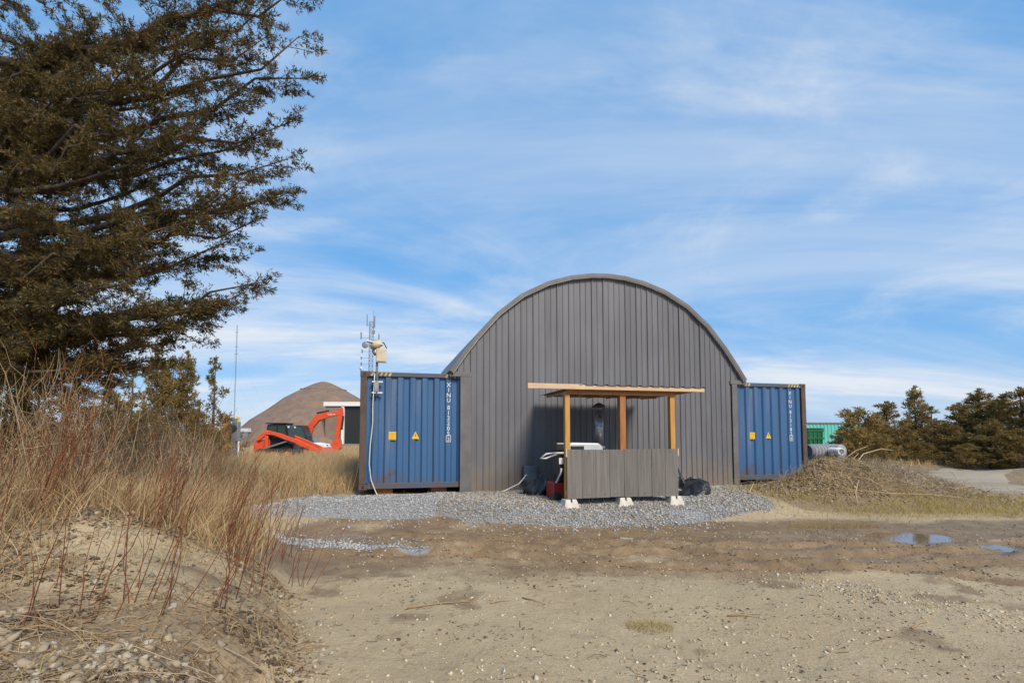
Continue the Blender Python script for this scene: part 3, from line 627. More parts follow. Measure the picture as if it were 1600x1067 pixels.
bag('black_bag', 'smaller upright black bag tucked behind right end of the counter', 'bag', fp(6.62, D0 + 1.0, -.12), (.26, .24, .58), 9, FA)
tag(MB().box(-.16, .16, -.05, .05, 0, .05).build('scrap_board', M['pine'], None, fp(7.35, D0 + .8, -.085), FA + .4, bevel=.005), 'short scrap of board on gravel beside the black tarp', 'board')

# ------------------------------------------------------------------ far setting: dome, machines, towers
dm = thing('storage_dome', 'large brown shingled dome with white edged entrance, behind the orange machines', 'dome', (-40.6, 110, -.4))
prof = [(18.2, 0), (17.2, 1.3), (16.0, 2.9), (14.2, 4.7), (10.9, 7.0), (7.8, 9.5), (4.0, 11.65), (1.9, 12.7), (.7, 13.1), (.1, 13.2)]
MB().lathe(prof, 22).build('roof', M['shingle'], dm)
for k in range(22): q = 2 * math.pi * k / 22; MB().box(-.45, .45, -.12, .12, 11.25, 11.45, Matrix.Rotation(q, 4, 'Z') @ Matrix.Translation((0, -4.6, 0))).build('vent', M['tanwall'], dm)
MB().box(6.0, 20.0, -16.2, -4.0, 7.0, 7.75).build('entrance_roof', M['white'], dm)
MB().box(6.3, 9.3, -15.9, -15.5, 0, 7.0).build('entrance_wall', M['tanwall'], dm)
MB().box(9.3, 9.75, -16.05, -15.4, 0, 7.0).build('door_post', M['white'], dm)
MB().box(18.9, 19.4, -16.05, -15.4, 0, 7.0).build('door_post', M['white'], dm)
MB().box(9.75, 18.9, -15.55, -15.45, 0, 7.0).build('doorway_shade', M['black'], dm); MB().box(6.3, 6.5, -15.5, -6, 0, 7).build('entrance_wall', M['tanwall'], dm); MB().box(19.1, 19.4, -15.4, -6, 0, 7).build('entrance_wall', M['tanwall'], dm)  # black sheet across the opening stands in for the shade inside

def wheel_track(parent, x0, x1, y0, y1, r_, zc_):
    n = 10; pol = [(x0 + r_ * math.cos(math.pi / 2 + math.pi * k / n) , zc_ + r_ * math.sin(math.pi / 2 + math.pi * k / n)) for k in range(n + 1)]
    pol += [(x1 + r_ * math.cos(-math.pi / 2 + math.pi * k / n), zc_ + r_ * math.sin(-math.pi / 2 + math.pi * k / n)) for k in range(n + 1)]
    tr = MB().prism(pol[::-1], y0, y1).build('track', M['rubber'], parent)
    for xx in (x0, (x0 + x1) / 2, x1):
        w = MB(); w.lathe([(r_ * .62, y0 - .02), (r_ * .62, y0 + .05)], 14, (xx, 0, zc_ - .03), 'y'); w.build('roller', M['orange'], tr)
def bar(pts, w, y0, y1):
    """thick bar following a polyline in xz, width w (list), between y0 and y1"""
    P = [Vector(p) for p in pts]; k = len(P); a = []; c = []
    for i, p in enumerate(P):
        t_ = (P[min(i + 1, k - 1)] - P[max(i - 1, 0)]).normalized(); n_ = Vector((-t_.y, t_.x)) * w[i] / 2; a.append(p + n_); c.append(p - n_)
    return MB().prism([tuple(p) for p in c] + [tuple(p) for p in a[::-1]], y0, y1)
# compact track loader
ld = thing('track_loader', 'orange compact track loader with black cab parked in the dry grass', 'loader', (-11.75, 26, -.04), R(3)); ld.scale = (.86, .86, .87)
for y0 in (-.85, .5): wheel_track(ld, -.75, .75, y0, y0 + .38, .34, .36)
MB().prism([(-1.25, .55), (-1.25, 1.05), (-1.1, 1.18), (-.35, 1.22), (-.35, .5)], -.6, .6).build('engine_hood', M['orange'], ld, bevel=.04)
MB().prism([(-.9, .35), (-.9, .95), (.95, .95), (1.0, .35)], -.52, .52).build('chassis', M['cabblack'], ld)
cab = MB().prism([(-.72, .95), (-.55, 2.08), (.52, 2.12), (.62, 1.95), (.70, .95)], -.5, .5).build('cab', M['cabblack'], ld, bevel=.03)
MB().prism([(-.56, 1.25), (-.44, 1.96), (-.02, 1.98), (-.02, 1.25)], -.512, -.502).build('window', M['glass'], cab)
MB().prism([(.06, 1.25), (.06, 1.98), (.45, 2.0), (.55, 1.25)], -.512, -.502).build('window', M['glass'], cab)
MB().box(-.66, .60, -.56, .56, 2.11, 2.17).build('cab_roof', M['cabblack'], cab, bevel=.02)
for y0 in (-.80, .62):
    ar = bar([(-.95, 1.25), (-.45, 1.62), (.3, 1.42), (1.3, 1.05), (2.3, .62), (2.7, .40)], [.24, .26, .27, .25, .22, .18], y0, y0 + .17).build('lift_arm', M['orange'], ld, bevel=.02)
    MB().tube([(-.5, y0 - .03, 1.5), (.0, y0 - .05, 1.45), (.6, y0 - .03, 1.2), (1.2, y0 - .03, 1.0)], .022, 5).build('hydraulic_hose', M['rubber'], ar)
    bar([(-.62, .7), (.7, 1.12)], [.10, .08], y0 + .02, y0 + .15).build('lift_cylinder', M['steel'], ar)
    MB().box(-.56, -.36, y0 - .02, y0 + .19, .6, 1.68).build('arm_tower', M['orange'], ld, bevel=.03)
MB().prism([(2.6, .08), (2.6, .75), (2.75, .75), (3.35, .12), (3.35, .05)], -.95, .95).build('bucket', M['orange'], ld, bevel=.02)
for y0 in (-.55, .45): MB().box(.62, .70, y0, y0 + .1, 1.88, 1.98).build('headlight', M['white'], ld)
# mini excavator
ex = thing('excavator', 'orange excavator with black cab and raised boom behind the loader', 'excavator', (-16.6, 40, -.35), R(-4))
for y0 in (-.9, .55): wheel_track(ex, -.95, .95, y0, y0 + .35, .30, .32)
MB().box(-.8, .8, -.5, .5, .35, .68).build('undercarriage', M['cabblack'], ex)
MB().prism([(-1.15, .7), (-1.15, 1.45), (-.9, 1.6), (.1, 1.6), (.1, .7)], -.85, .85).build('house', M['cabblack'], ex, bevel=.05)
cab = MB().prism([(-.85, .72), (-.85, 2.30), (.62, 2.34), (1.02, 1.5), (1.05, .72)], -.85, .15).build('cab', M['cabblack'], ex, bevel=.04)
MB().prism([(-.7, 1.35), (-.7, 2.2), (-.1, 2.22), (-.1, 1.35)], -.862, -.852).build('window', M['glass'], cab)
MB().prism([(.0, 1.1), (.0, 2.22), (.56, 2.24), (.9, 1.5), (.9, 1.1)], -.862, -.852).build('window', M['glass'], cab)
bm_ = bar([(.55, 1.35), (.75, 2.3), (1.35, 2.98), (2.1, 3.18), (3.05, 3.32)], [.40, .50, .52, .44, .32], .25, .55).build('boom', M['orange'], ex, bevel=.03)
bar([(1.2, 3.30), (2.2, 3.50)], [.13, .13], .34, .46).build('boom_cylinder', M['cabblack'], bm_); bar([(2.2, 3.50), (3.0, 3.62)], [.09, .09], .36, .44).build('cylinder_rod', M['steel'], bm_)
b = MB(); text_into(b, 'kubota', .22, 2.45, .244, 3.16); b.build('boom_lettering', M['white'], bm_)
am = bar([(3.15, 3.75), (3.12, 3.3), (3.0, 2.2), (2.86, 1.15)], [.26, .42, .36, .26], .26, .54).build('dipper_arm', M['orange'], ex, bevel=.03)
bar([(3.33, 3.1), (3.25, 2.0)], [.12, .10], .34, .46).build('bucket_cylinder', M['cabblack'], am)
MB().prism([(2.62, 1.2), (3.15, 1.25), (3.2, .6), (2.9, .25), (2.45, .3), (2.55, .7)], .12, .68).build('bucket', M['orange'], ex, bevel=.03)
MB().box(1.3, 1.42, -.9, .9, .12, .55).build('blade', M['orange'], ex); 
for y0 in (-.5, .4): MB().box(.7, 1.32, y0, y0 + .1, .28, .4).build('blade_arm', M['orange'], ex)
# white car
cr = thing('parked_car', 'white car parked beyond the excavator, mostly hidden', 'car', (-19.0, 47, -.4), R(5))
MB().prism([(-2.2, .35), (-2.2, .85), (-1.5, .98), (1.2, .98), (2.1, .82), (2.25, .6), (2.2, .35)], -.88, .88).build('body', M['white'], cr, bevel=.06)
ch = MB().prism([(-1.7, .98), (-1.15, 1.46), (.45, 1.48), (1.25, .98)], -.78, .78).build('cabin', M['glass'], cr, bevel=.04)
MB().box(-1.15, .45, -.77, .77, 1.482, 1.53).build('roof', M['white'], cr, bevel=.02)
for sx in (-1.4, 1.4):
    for sy in (-.9, .72):
        w = MB(); w.lathe([(.32, sy), (.32, sy + .18)], 20, (sx, 0, .32), 'y'); wo_ = w.build('wheel', M['rubber'], cr)
        w = MB(); w.lathe([(.2, sy - .012), (.2, sy + .192)], 14, (sx, 0, .32), 'y'); w.build('rim', M['steel'], wo_)
for sy in (-.8, .5): MB().box(2.12, 2.22, sy, sy + .3, .66, .78).build('headlight', M['glass'], cr)
# small far shed
t = thing('far_shed', 'small pale grey shed far away beside the dome', 'shed', (-50.2, 96, -.4)); t.scale = (.55, .55, .75)
MB().box(-2.4, 2.4, -2, 2, 0, 3.0).build('wall', M['pedestal'], t); MB().prism([(-2.7, 3.0), (2.7, 3.0), (1.6, 3.9), (-1.6, 3.9)], -2.3, 2.3).build('roof', M['grill'], t)
# post and pedestal
t = thing('wooden_post', 'square yellowish timber post in dry grass left of the machines', 'post', (-11.15, 20, -.1), .2)
MB().box(-.10, .10, -.1, .1, 0, 2.08).build('shaft', M['galvpost'], t, bevel=.015); MB().frustum(0, 0, 2.081, 2.11, .1, .06).build('cap', M['galvpost'], t)
t = thing('utility_pedestal', 'grey metal utility pedestal with meter beside the timber post', 'utility box', (-10.82, 20, -.1), -.15)
MB().box(-.09, .09, -.06, .06, 0, 1.98).build('upright', M['pedestal'], t, bevel=.01); mb_ = MB().box(.02, .22, -.12, .06, 1.1, 1.85).build('meter_box', M['pedestal'], t, bevel=.02)
h = MB(); h.lathe([(.1, -.20), (.1, -.12)], 16, (.12, 0, 1.62), 'y'); h.build('meter', M['glass'], mb_)
MB().tube([(.16, -.02, 1.85), (.18, -.02, 2.0), (.10, -.02, 2.06)], .035, 6).build('weatherhead', M['yellow'], t); MB().tube([(.2, -.02, 1.1), (.2, -.02, 0)], .035, 6).build('conduit', M['white'], t)
# lattice tower and radio masts
def lattice(h, w0, w1, n, r_):
    b = MB(); L3 = [(math.cos(q), math.sin(q)) for q in (.3, .3 + 2.094, .3 + 4.189)]
    lv = [[(L3[k][0] * (w0 + (w1 - w0) * i / n), L3[k][1] * (w0 + (w1 - w0) * i / n), h * i / n) for k in range(3)] for i in range(n + 1)]
    for k in range(3): b.tube([l[k] for l in lv], r_, 4)
    for i in range(n):
        for k in range(3): b.tube([lv[i][k], lv[i + 1][(k + 1) % 3]], r_ * .5, 3); b.tube([lv[i + 1][k], lv[i + 1][(k + 1) % 3]], r_ * .5, 3)
    return b
tw = thing('antenna_tower', 'white lattice antenna tower with dishes rising behind left container', 'tower', (-44.6, 160, -.5))
lattice(37.5, .85, .75, 24, .13).build('lattice_mast', M['steel'], tw)
for (x, z, hh, w) in ((-3.0, 32, 2.2, .35), (2.6, 31.4, 2.2, .35), (-1.2, 36.2, 3.6, .22), (1.1, 35.6, 3.8, .5), (.9, 33.6, 1.2, .8), (-2.6, 27.6, 1.0, .4), (-2.8, 25.6, .8, .4), (-2.8, 23.6, 1.0, .4), (1.0, 28.4, 1.0, .5)):
    a_ = MB().box(x - w / 2, x + w / 2, -.25, .1, z, z + hh).build('antenna_panel', M['steel'], tw); MB().tube([(x, 0, z + .4), (0, 0, z + .4)], .07, 4).build('antenna_arm', M['steel'], a_)
b = MB(); b.lathe([(.25, .3), (.95, .15), (1.05, 0), (.9, -.1)], 18, (-1.4, -.9, 30), 'y'); b.build('dish', M['pedestal'], tw, smooth=True)
b = MB(); b.lathe([(.2, .3), (.5, 0)], 14, (-2.7, -.6, 22.6), 'y'); b.build('dish', M['white'], tw, smooth=True)
MB().tube([(-3.2, 0, 22.0), (1.6, 0, 21.6)], .1, 4).build('service_arm', M['steel'], tw)
MB().tube([(.8, 0, 37), (.85, 0, 41)], .07, 4).build('whip_antenna', M['steel'], tw)
ms = thing('radio_mast', 'tall thin guyed radio mast on the far left horizon', 'mast', (-190, 350, -1))
lattice(78, .33, .3, 36, .07).build('lattice_mast', M['pedestal'], ms)
for z, l in ((40, 24), (60, 30)):
    for q in (.2, 2.3, 4.4): MB().tube([(0, 0, z), (l * math.cos(q), l * math.sin(q), 0)], .03, 3).build('guy_wire', M['pedestal'], ms)
for z in (58, 63, 73): MB().box(-1.4, 1.4, -.1, .1, z, z + .25).build('aerial', M['pedestal'], ms)
ms2 = thing('radio_mast', 'short distant radio mast just left of the spindly juniper', 'mast', (-205, 350, -1)); lattice(54, .35, .3, 24, .08).build('lattice_mast', M['pedestal'], ms2)
# teal container, green bin, culvert pipes on the right
t = thing('teal_container', 'teal shipping container partly hidden behind the right blue container', 'container', (22.4, 40, -.45), R(6))
ps = corrugated(.1, 6.0, 1.0, .3); n = len(ps)
for y0, sg in ((0, 1), (2.4, -1)):
    b = MB(); b.add([(a, y0 + sg * d, .12) for a, d in ps] + [(a, y0 + sg * d, 2.55) for a, d in ps], [(i, i + 1, n + i + 1, n + i) for i in range(n - 1)]); b.build('side_wall', M['teal'], t)
for x0 in (0, 5.96): MB().box(x0, x0 + .14, 0, 2.4, .1, 2.6).build('end_wall', M['teal'], t)
MB().box(-.02, 6.12, -.03, .08, 2.552, 2.68).build('top_rail', M['trim'], t); MB().box(-.02, 6.12, -.03, 2.4, 0, .1).build('base', M['trim'], t); MB().box(0, 6.1, .09, 2.42, 2.56, 2.64).build('roof', M['trim'], t)
t = thing('green_bin', 'dark green ribbed bin standing in front of the teal container', 'bin', (17.55, 30.2, -.4), R(8))
MB().frustum(0, 0, .1, 1.98, .44, .52, .4, .46).build('body', M['greenbin'], t, bevel=.03)
for z in (.5, .95, 1.4, 1.85): MB().box(-.53, .53, -.49, -.44, z, z + .1).build('rib', M['greenbin'], t)
for x0 in (-.4, -.13, .14, .38): MB().box(x0 - .03, x0 + .03, -.485, -.42, .3, 1.84).build('rib', M['greenbin'], t)
MB().box(-.56, .56, -.5, .5, 1.985, 2.05).build('lid', M['greenbin'], t, bevel=.02)
def culvert(loc, rz, r_, L, lab, m):
    t = thing('culvert_pipe', lab, 'pipe', loc, rz, 'pipes lying on the brush mound')
    b = MB(); b.lathe([(r_ * .82, 0), (r_, 0), (r_, L), (r_ * .82, L), (r_ * .8, L - .05), (r_ * .8, .05)], 20, (0, 0, 0), 'x'); b.f = b.f[:-2]; b.f += [(5 * 20 + j, 5 * 20 + (j + 1) % 20, (j + 1) % 20, j) for j in range(20)]
    b.build('barrel', M[m], t, smooth=True)
    for k in range(6): b = MB(); b.lathe([(r_, .1 + k * L / 6), (r_ + .02, .12 + k * L / 6), (r_ + .02, .16 + k * L / 6), (r_, .18 + k * L / 6)], 20, (0, 0, 0), 'x'); b.build('rib', M[m], t, smooth=True)
zz = Hs(9.8, 15.6)
culvert((9.05, 15.75, .73), R(14), .21, .7, 'grey culvert pipe on the mound nearest the right container', 'pipegrey')
culvert((9.80, 16.2, .74), R(-75), .19, .6, 'grey culvert pipe on the mound farther from the container', 'pipegrey')
culvert((9.62, 15.0, .74), R(80), .10, .8, 'white pipe end on the mound between two grey culverts', 'white')

# ------------------------------------------------------------------ vegetation builders
def blades(P, h, w, lean, seed, segs=2, curl=.5):
    """curved tapered grass blades as triangle strips; P (n,3), h, w, lean arrays"""
    r_ = np.random.default_rng(seed); n = len(P); a = r_.uniform(0, 2 * np.pi, n)
    d = np.stack([np.cos(a), np.sin(a), np.zeros(n)], 1) * lean[:, None]; d[:, 0] += r_.normal(.06, .05, n)
    side = r_.uniform(0, 2 * np.pi, n); sv = np.stack([np.cos(side), np.sin(side) * .5, np.zeros(n)], 1)
    rows = []
    for k in range(segs + 1):
        t_ = k / segs; c = P + np.array([0, 0, 1.]) * (h * t_ * (1 - .25 * t_ * lean))[:, None] + d * (h * (t_ ** (1 + curl)))[:, None]
        if k < segs: ww = w * (1 - .7 * t_); rows += [c - sv * ww[:, None] / 2, c + sv * ww[:, None] / 2]
        else: rows += [c]
    V_ = np.stack(rows, 1); m_ = V_.shape[1]; base = np.arange(n)[:, None] * m_
    tri = []
    for k in range(segs - 1): tri += [(2 * k, 2 * k + 1, 2 * k + 3), (2 * k, 2 * k + 3, 2 * k + 2)]
    tri += [(2 * segs - 2, 2 * segs - 1, 2 * segs)]
    F_ = (base[:, :, None] + np.array(tri)[None]).reshape(-1, 3)
    return V_.reshape(-1, 3), F_
def stems(B, T, bend, r0, r1, seed, K=4, wob=.02):
    """many thin three sided stems from B to T (n,3)"""
    r_ = np.random.default_rng(seed); n = len(B); B = np.asarray(B, float); T = np.asarray(T, float)
    ax = T - B; L = np.linalg.norm(ax, axis=1, keepdims=True) + 1e-9; ax = ax / L
    u = np.cross(ax, np.array([0.3, .9, .2])); u /= np.linalg.norm(u, axis=1, keepdims=True) + 1e-9; v = np.cross(ax, u)
    bd = r_.normal(0, 1, (n, 2)) * np.asarray(bend).reshape(-1, 1); rows = []
    r0 = np.broadcast_to(r0, (n,)); r1 = np.broadcast_to(r1, (n,))
    for k in range(K + 1):
        t_ = k / K; wb = r_.normal(0, wob, (n, 2)) * L * (0 < k < K)
        c = B + (T - B) * t_ + (u * (bd[:, :1] * 4 * t_ * (1 - t_) + wb[:, :1]) + v * (bd[:, 1:] * 4 * t_ * (1 - t_) + wb[:, 1:])) * 1.0
        rr = (r0 * (1 - t_) + r1 * t_)[:, None]
        for j in range(3): q_ = 2 * math.pi * j / 3; rows.append(c + (u * math.cos(q_) + v * math.sin(q_)) * rr)
    V_ = np.stack(rows, 1); m_ = V_.shape[1]; base = np.arange(n)[:, None] * m_; tri = []
    for k in range(K):
        for j in range(3): a_, b_2, c_, d_ = 3 * k + j, 3 * k + (j + 1) % 3, 3 * k + 3 + (j + 1) % 3, 3 * k + 3 + j; tri += [(a_, b_2, c_), (a_, c_, d_)]
    return V_.reshape(-1, 3), (base[:, :, None] + np.array(tri)[None]).reshape(-1, 3)
def sprays(P, D, L, W, nb, seed, spread=.55):
    """feathery sprays: nb narrow leaf triangles fanned round direction D at each point"""
    r_ = np.random.default_rng(seed); n = len(P); P = np.repeat(P, nb, 0); D = np.repeat(D, nb, 0); L = np.repeat(L, nb); W = np.repeat(W, nb)
    D = D + r_.normal(0, spread, D.shape); D /= np.linalg.norm(D, axis=1, keepdims=True) + 1e-9
    s_ = np.cross(D, r_.normal(0, 1, D.shape)); s_ /= np.linalg.norm(s_, axis=1, keepdims=True) + 1e-9
    l = (L * r_.uniform(.55, 1.25, len(P)))[:, None]; b0 = P + D * l * r_.uniform(-.1, .35, (len(P), 1))
    w = W[:, None] * r_.uniform(.6, 1.2, (len(P), 1))
    V_ = np.stack([b0, b0 + D * l * .45 + s_ * w, b0 + D * l, b0 + D * l * .4 - s_ * w], 1).reshape(-1, 3)
    q_ = np.arange(len(P))[:, None] * 4 + np.array([0, 1, 2, 3])[None]
    return V_, q_
def cat(parts):
    Vs, Fs, o = [], [], 0
    for v, f in parts: Vs.append(v); Fs.append(f + o); o += len(v)
    return np.concatenate(Vs), np.concatenate(Fs)
def unit(v): v = np.asarray(v, float); return v / (np.linalg.norm(v) + 1e-9)

# ------------------------------------------------------------------ big cedar on the left
def curve(p0, p1, sag, k, rs, wob=.03):
    p0 = np.array(p0, float); p1 = np.array(p1, float); L = np.linalg.norm(p1 - p0); t_ = np.linspace(0, 1, k)[:, None]
    c = p0 + (p1 - p0) * t_; c[:, 2] += -sag * L * (4 * t_ * (1 - t_))[:, 0]
    w_ = rs.normal(0, wob * L, (k, 3)); w_[0] = 0; w_[-1] = 0; return c + w_ * .6
def at(px, py, Y): return np.array([(px - 800) / 800 * Y, Y, 1.22 + (680 - py) / 800 * Y])
TX, TY = -8.4, 7.4; TZ = Hs(TX, TY)
ct = thing('cedar_tree', 'large brownish green cedar with long reaching boughs at the left edge', 'tree', (TX, TY, TZ))
rs = np.random.default_rng(5); tr_ = [(0, 0, -.1), (.05, 0, 1.5), (.0, .08, 3.5), (.1, 0, 6), (.05, .05, 8.5), (.1, 0, 10.8)]
MB().tube(tr_, [.24, .2, .17, .13, .08, .02], 10).build('trunk', M['bark'], ct, smooth=True)
limbs = []
# boughs whose tips show in the photograph: (tip pixel, distance, attachment height)
tips = [((60, 25), 6.6, 5.4), ((120, 5), 7.0, 5.5), ((200, 15), 6.5, 5.5), ((270, -15), 7.3, 5.7), ((350, -40), 6.8, 5.9), ((430, -50), 7.2, 6.0), ((480, -70), 6.6, 6.2), ((90, 110), 6.2, 4.7), ((170, 70), 5.9, 5.0), ((120, 200), 5.8, 4.2), ((60, 300), 6.0, 3.6), ((140, 380), 5.9, 2.9), ((60, 440), 6.1, 2.5), ((40, 150), 7.6, 4.9), ((150, 150), 8.2, 4.8), ((80, 520), 6.4, 1.9),
        ((478, 20), 6.6, 5.2), ((492, 92), 6.9, 4.9), ((425, 20), 7.4, 5.6), ((400, 130), 6.4, 4.2), ((470, 165), 7.0, 4.6), ((420, 190), 7.5, 4.3), ((462, 228), 6.9, 3.6), ((455, 285), 7.2, 3.3), ((390, 262), 6.3, 3.5), ((445, 290), 6.7, 3.2),
        ((415, 330), 7.3, 3.0), ((380, 360), 6.8, 2.8), ((437, 428), 7.0, 2.3), ((395, 450), 7.2, 2.2), ((345, 470), 6.7, 2.1), ((330, 490), 7.4, 2.0), ((312, 520), 7.0, 1.8), ((255, 535), 6.6, 1.7), ((230, 555), 7.2, 1.6), ((190, 570), 6.8, 1.5),
        ((350, 30), 6.2, 5.4), ((330, 90), 7.8, 4.9), ((310, 180), 6.1, 4.2), ((300, 250), 7.8, 3.8), ((310, 330), 6.2, 3.0), ((290, 400), 7.9, 2.6), ((240, 470), 6.0, 2.1), ((150, 545), 6.2, 1.7), ((250, 120), 5.9, 4.6), ((220, 330), 5.8, 3.0), ((190, 430), 5.8, 2.5), ((130, 500), 6.3, 2.0)]
for (p, Yd, hz) in tips:
    tip = at(p[0] - (26 if p[0] > 250 else 0), p[1] + 8, Yd) - np.array([TX, TY, TZ]); limbs.append((np.array([.03, .02, hz + .45]), tip))
for k in range(9):                                                     # infill boughs towards the yard
    tip = at(rs.uniform(-40, 250), rs.uniform(-90, 470), rs.uniform(5.9, 8.6)) - np.array([TX, TY, TZ]); limbs.append((np.array([.03, .02, max(1.6, tip[2] - rs.uniform(.1, .9))]), tip))
for k in range(46):                                                     # the rest of the crown, all round
    hz = rs.uniform(1.7, 10.2); q_ = rs.uniform(0, 2 * np.pi); L = (3.9 * (1 - max(0, hz - 5) / 6.5) + .4) * rs.uniform(.6, 1.0)
    if math.cos(q_) > .35 and hz < 6.0: q_ = q_ + math.pi * rs.uniform(.5, 1.5)
    limbs.append((np.array([.03, .02, hz]), np.array([L * math.cos(q_), L * math.sin(q_), hz + L * rs.uniform(.15, .5)])))
wood = MB(); SP, SD, SL = [], [], []; twB, twT, twr = [], [], []
for a, tip in limbs:
    if tip[1] < -2.4: continue
    L = np.linalg.norm(tip - a); c = curve(a, tip, .06, 9, rs); wood.tube([tuple(p) for p in c], list(np.linspace(.012 + .014 * L, .006, 9)), 6)
    nbr = int(6.6 * L); ax = unit(tip - a)
    for k in range(nbr):
        t_ = .14 + .86 * (k + rs.uniform(0, 1)) / nbr; i = min(int(t_ * 8), 7); f = t_ * 8 - i; p = c[i] * (1 - f) + c[i + 1] * f
        q_ = unit(ax * rs.uniform(.5, 1.1) + np.array([rs.normal(0, .62), rs.normal(0, .62), rs.normal(.06, .20)]))
        bl = (.30 + .34 * math.sin(min(1, (1 - t_) * 1.7 + .12) * math.pi * .55)) * rs.uniform(.55, 1.35) * (.62 + .42 * min(1.0, L / 4.5))
        e = p + q_ * bl; twB.append(p); twT.append(e); twr.append(.006)
        ns = int(29 * bl / .5) + 4
        tt = rs.uniform(.12, 1.0, ns)[:, None]; off = rs.normal(0, .040, (ns, 3)) * (1.15 - tt * .75)
        SP.append(p + (e - p) * tt + off); SD.append(np.repeat(q_[None], ns, 0) * .9 + off * 6); SL.append(np.full(ns, .062))
    # feathered tip
    tt = rs.uniform(.80, 1.02, (26, 1)); SP.append(c[6] + (tip - c[6]) * ((tt - .75) / .25).clip(0, 1.06) + rs.normal(0, .02, (26, 3))); SD.append(np.repeat(ax[None], 26, 0)); SL.append(np.full(26, .07))
wood.build('limbs', M['bark'], ct, smooth=True)
v1, f1 = stems(np.array(twB), np.array(twT), .02, np.array(twr), np.array(twr) * .4, 3, 3)
link('twigs', fastmesh('twigs', v1, f1), M['bark'], ct)
SP = np.concatenate(SP); SD = np.concatenate(SD); SL = np.concatenate(SL)
v1, f1 = sprays(SP, SD, SL, SL * .105, 7, 8, .75)
crown = link('crown', fastmesh('crown', v1, f1), M['cedar'], ct)
print('cedar sprays', len(SP), 'quads', len(f1))

# ------------------------------------------------------------------ junipers (several builds, copied)
def juniper_meshes(h, rad, seed, dens=1.0, spindly=False):
    rs = np.random.default_rng(seed); P, D, L = [], [], []; B, T, rr = [], [], []
    nlim = int(h * (9 if spindly else 17) * dens)
    for k in range(nlim):
        z = h * (.04 + .93 * (k + rs.uniform(0, 1)) / nlim); u_ = z / h
        env = (1 - u_) ** .75 * (.55 + .45 * min(1, u_ * 5 + .35)) * rs.uniform(.45, 1.12) + .05
        if spindly: env *= (.3 + .9 * (rs.uniform() > .45))
        q_ = rs.uniform(0, 2 * np.pi); l = rad * env + .1; up = rs.uniform(.15, .75)
        d = unit([math.cos(q_), math.sin(q_), up]); a = np.array([0, 0, z * .97]); e = a + d * l * 1.1
        B.append(a); T.append(e); rr.append(.006 + .010 * l)
        ns = int((10 + 30 * l) * (.7 if spindly else 1.0)); tt = rs.uniform(.25 if not spindly else .4, 1.05, ns)[:, None]
        off = rs.normal(0, .085 + .045 * l, (ns, 3)) * (1.2 - .8 * tt); P.append(a + (e - a) * tt + off); D.append(np.repeat(d[None], ns, 0) * .8 + off * 2.5 + np.array([0, 0, .35])); L.append(rs.uniform(.08, .16, ns))
    ns = 24; P.append(np.stack([rs.normal(0, .03, ns), rs.normal(0, .03, ns), h * rs.uniform(.9, 1.02, ns)], 1)); D.append(np.repeat(np.array([[0, 0, 1.]]), ns, 0)); L.append(np.full(ns, .13))
    v, f = sprays(np.concatenate(P), np.concatenate(D), np.concatenate(L), np.concatenate(L) * .14, 7, seed + 1, .7)
    tw_, tf_ = stems(np.array(B), np.array(T), .03, np.array(rr), .004, seed + 2, 3); b = MB().tube([(0, 0, -.1), (.02, .01, h * .4), (-.01, .02, h * .75), (0, 0, h * .98)], [.05 + h * .008, .04 + h * .004, .03, .008], 7)
    tv = np.array(b.v); return fastmesh('crown', v, f), fastmesh('limbs', tw_, tf_), b
JP = []
for (h, rd, sd_, sp_) in ((4.0, 1.25, 1, False), (4.4, .95, 2, False), (3.2, 1.35, 3, False), (3.8, .8, 4, True), (2.4, 1.3, 6, False)):
    c_, l_, b_ = juniper_meshes(h, rd, sd_ * 31, 1.0, sp_); c_.materials.append(M['juniper']); l_.materials.append(M['bark'])
    tm = bpy.data.meshes.new('trunk'); tm.from_pydata(b_.v, [], b_.f); tm.materials.append(M['bark']); JP.append((c_, l_, tm, h))
def juniper(k, px, top, Y, lab, grp, wide=1.0):
    X = (px - 800) / 800 * Y; z0 = Hs(X, Y); h = 1.22 + (680 - top) / 800 * Y - z0; sc = h / JP[k][3]
    t = thing('juniper_tree', lab, 'tree', (X, Y, z0), random.uniform(0, 6.28), grp); t.scale = (sc * wide, sc * wide, sc)
    for me_, nm in zip(JP[k][:3], ('crown', 'limbs', 'trunk')): link(nm, me_, None, t)
GL, GR = 'junipers behind the weeds on the left', 'junipers in the hedge on the right'
for a in ((3, 334, 563, 19, 'lone spindly juniper just left of the timber post', .95), (1, 290, 553, 18, 'tall narrow juniper next to the spindly one, left of it', 1.0), (0, 268, 560, 20, 'broad juniper second to the left of the spindly one', 1.0),
          (1, 243, 552, 17.5, 'slender juniper just below the lowest cedar bough tip', 1.1), (3, 205, 572, 18.5, 'thin open juniper under the cedar boughs', 1.2), (0, 168, 590, 17, 'full juniper beneath the cedar, right half of the thicket', 1.2),
          (2, 310, 640, 17, 'low spreading juniper at foot of the narrow junipers', 1.1), (2, 120, 598, 15.5, 'wide bushy juniper in middle of the left thicket', 1.2), (0, 60, 575, 14.5, 'dark juniper second from the left picture edge', 1.2),
          (2, 10, 580, 13.5, 'dark bushy juniper at the left picture edge', 1.3), (4, 352, 650, 22, 'low juniper shrub beside the timber post', 1.0), (4, 225, 640, 15, 'low round juniper in front of the left thicket', 1.2)):
    juniper(a[0], a[1], a[2], a[3], a[4], GL, a[5] * .8)
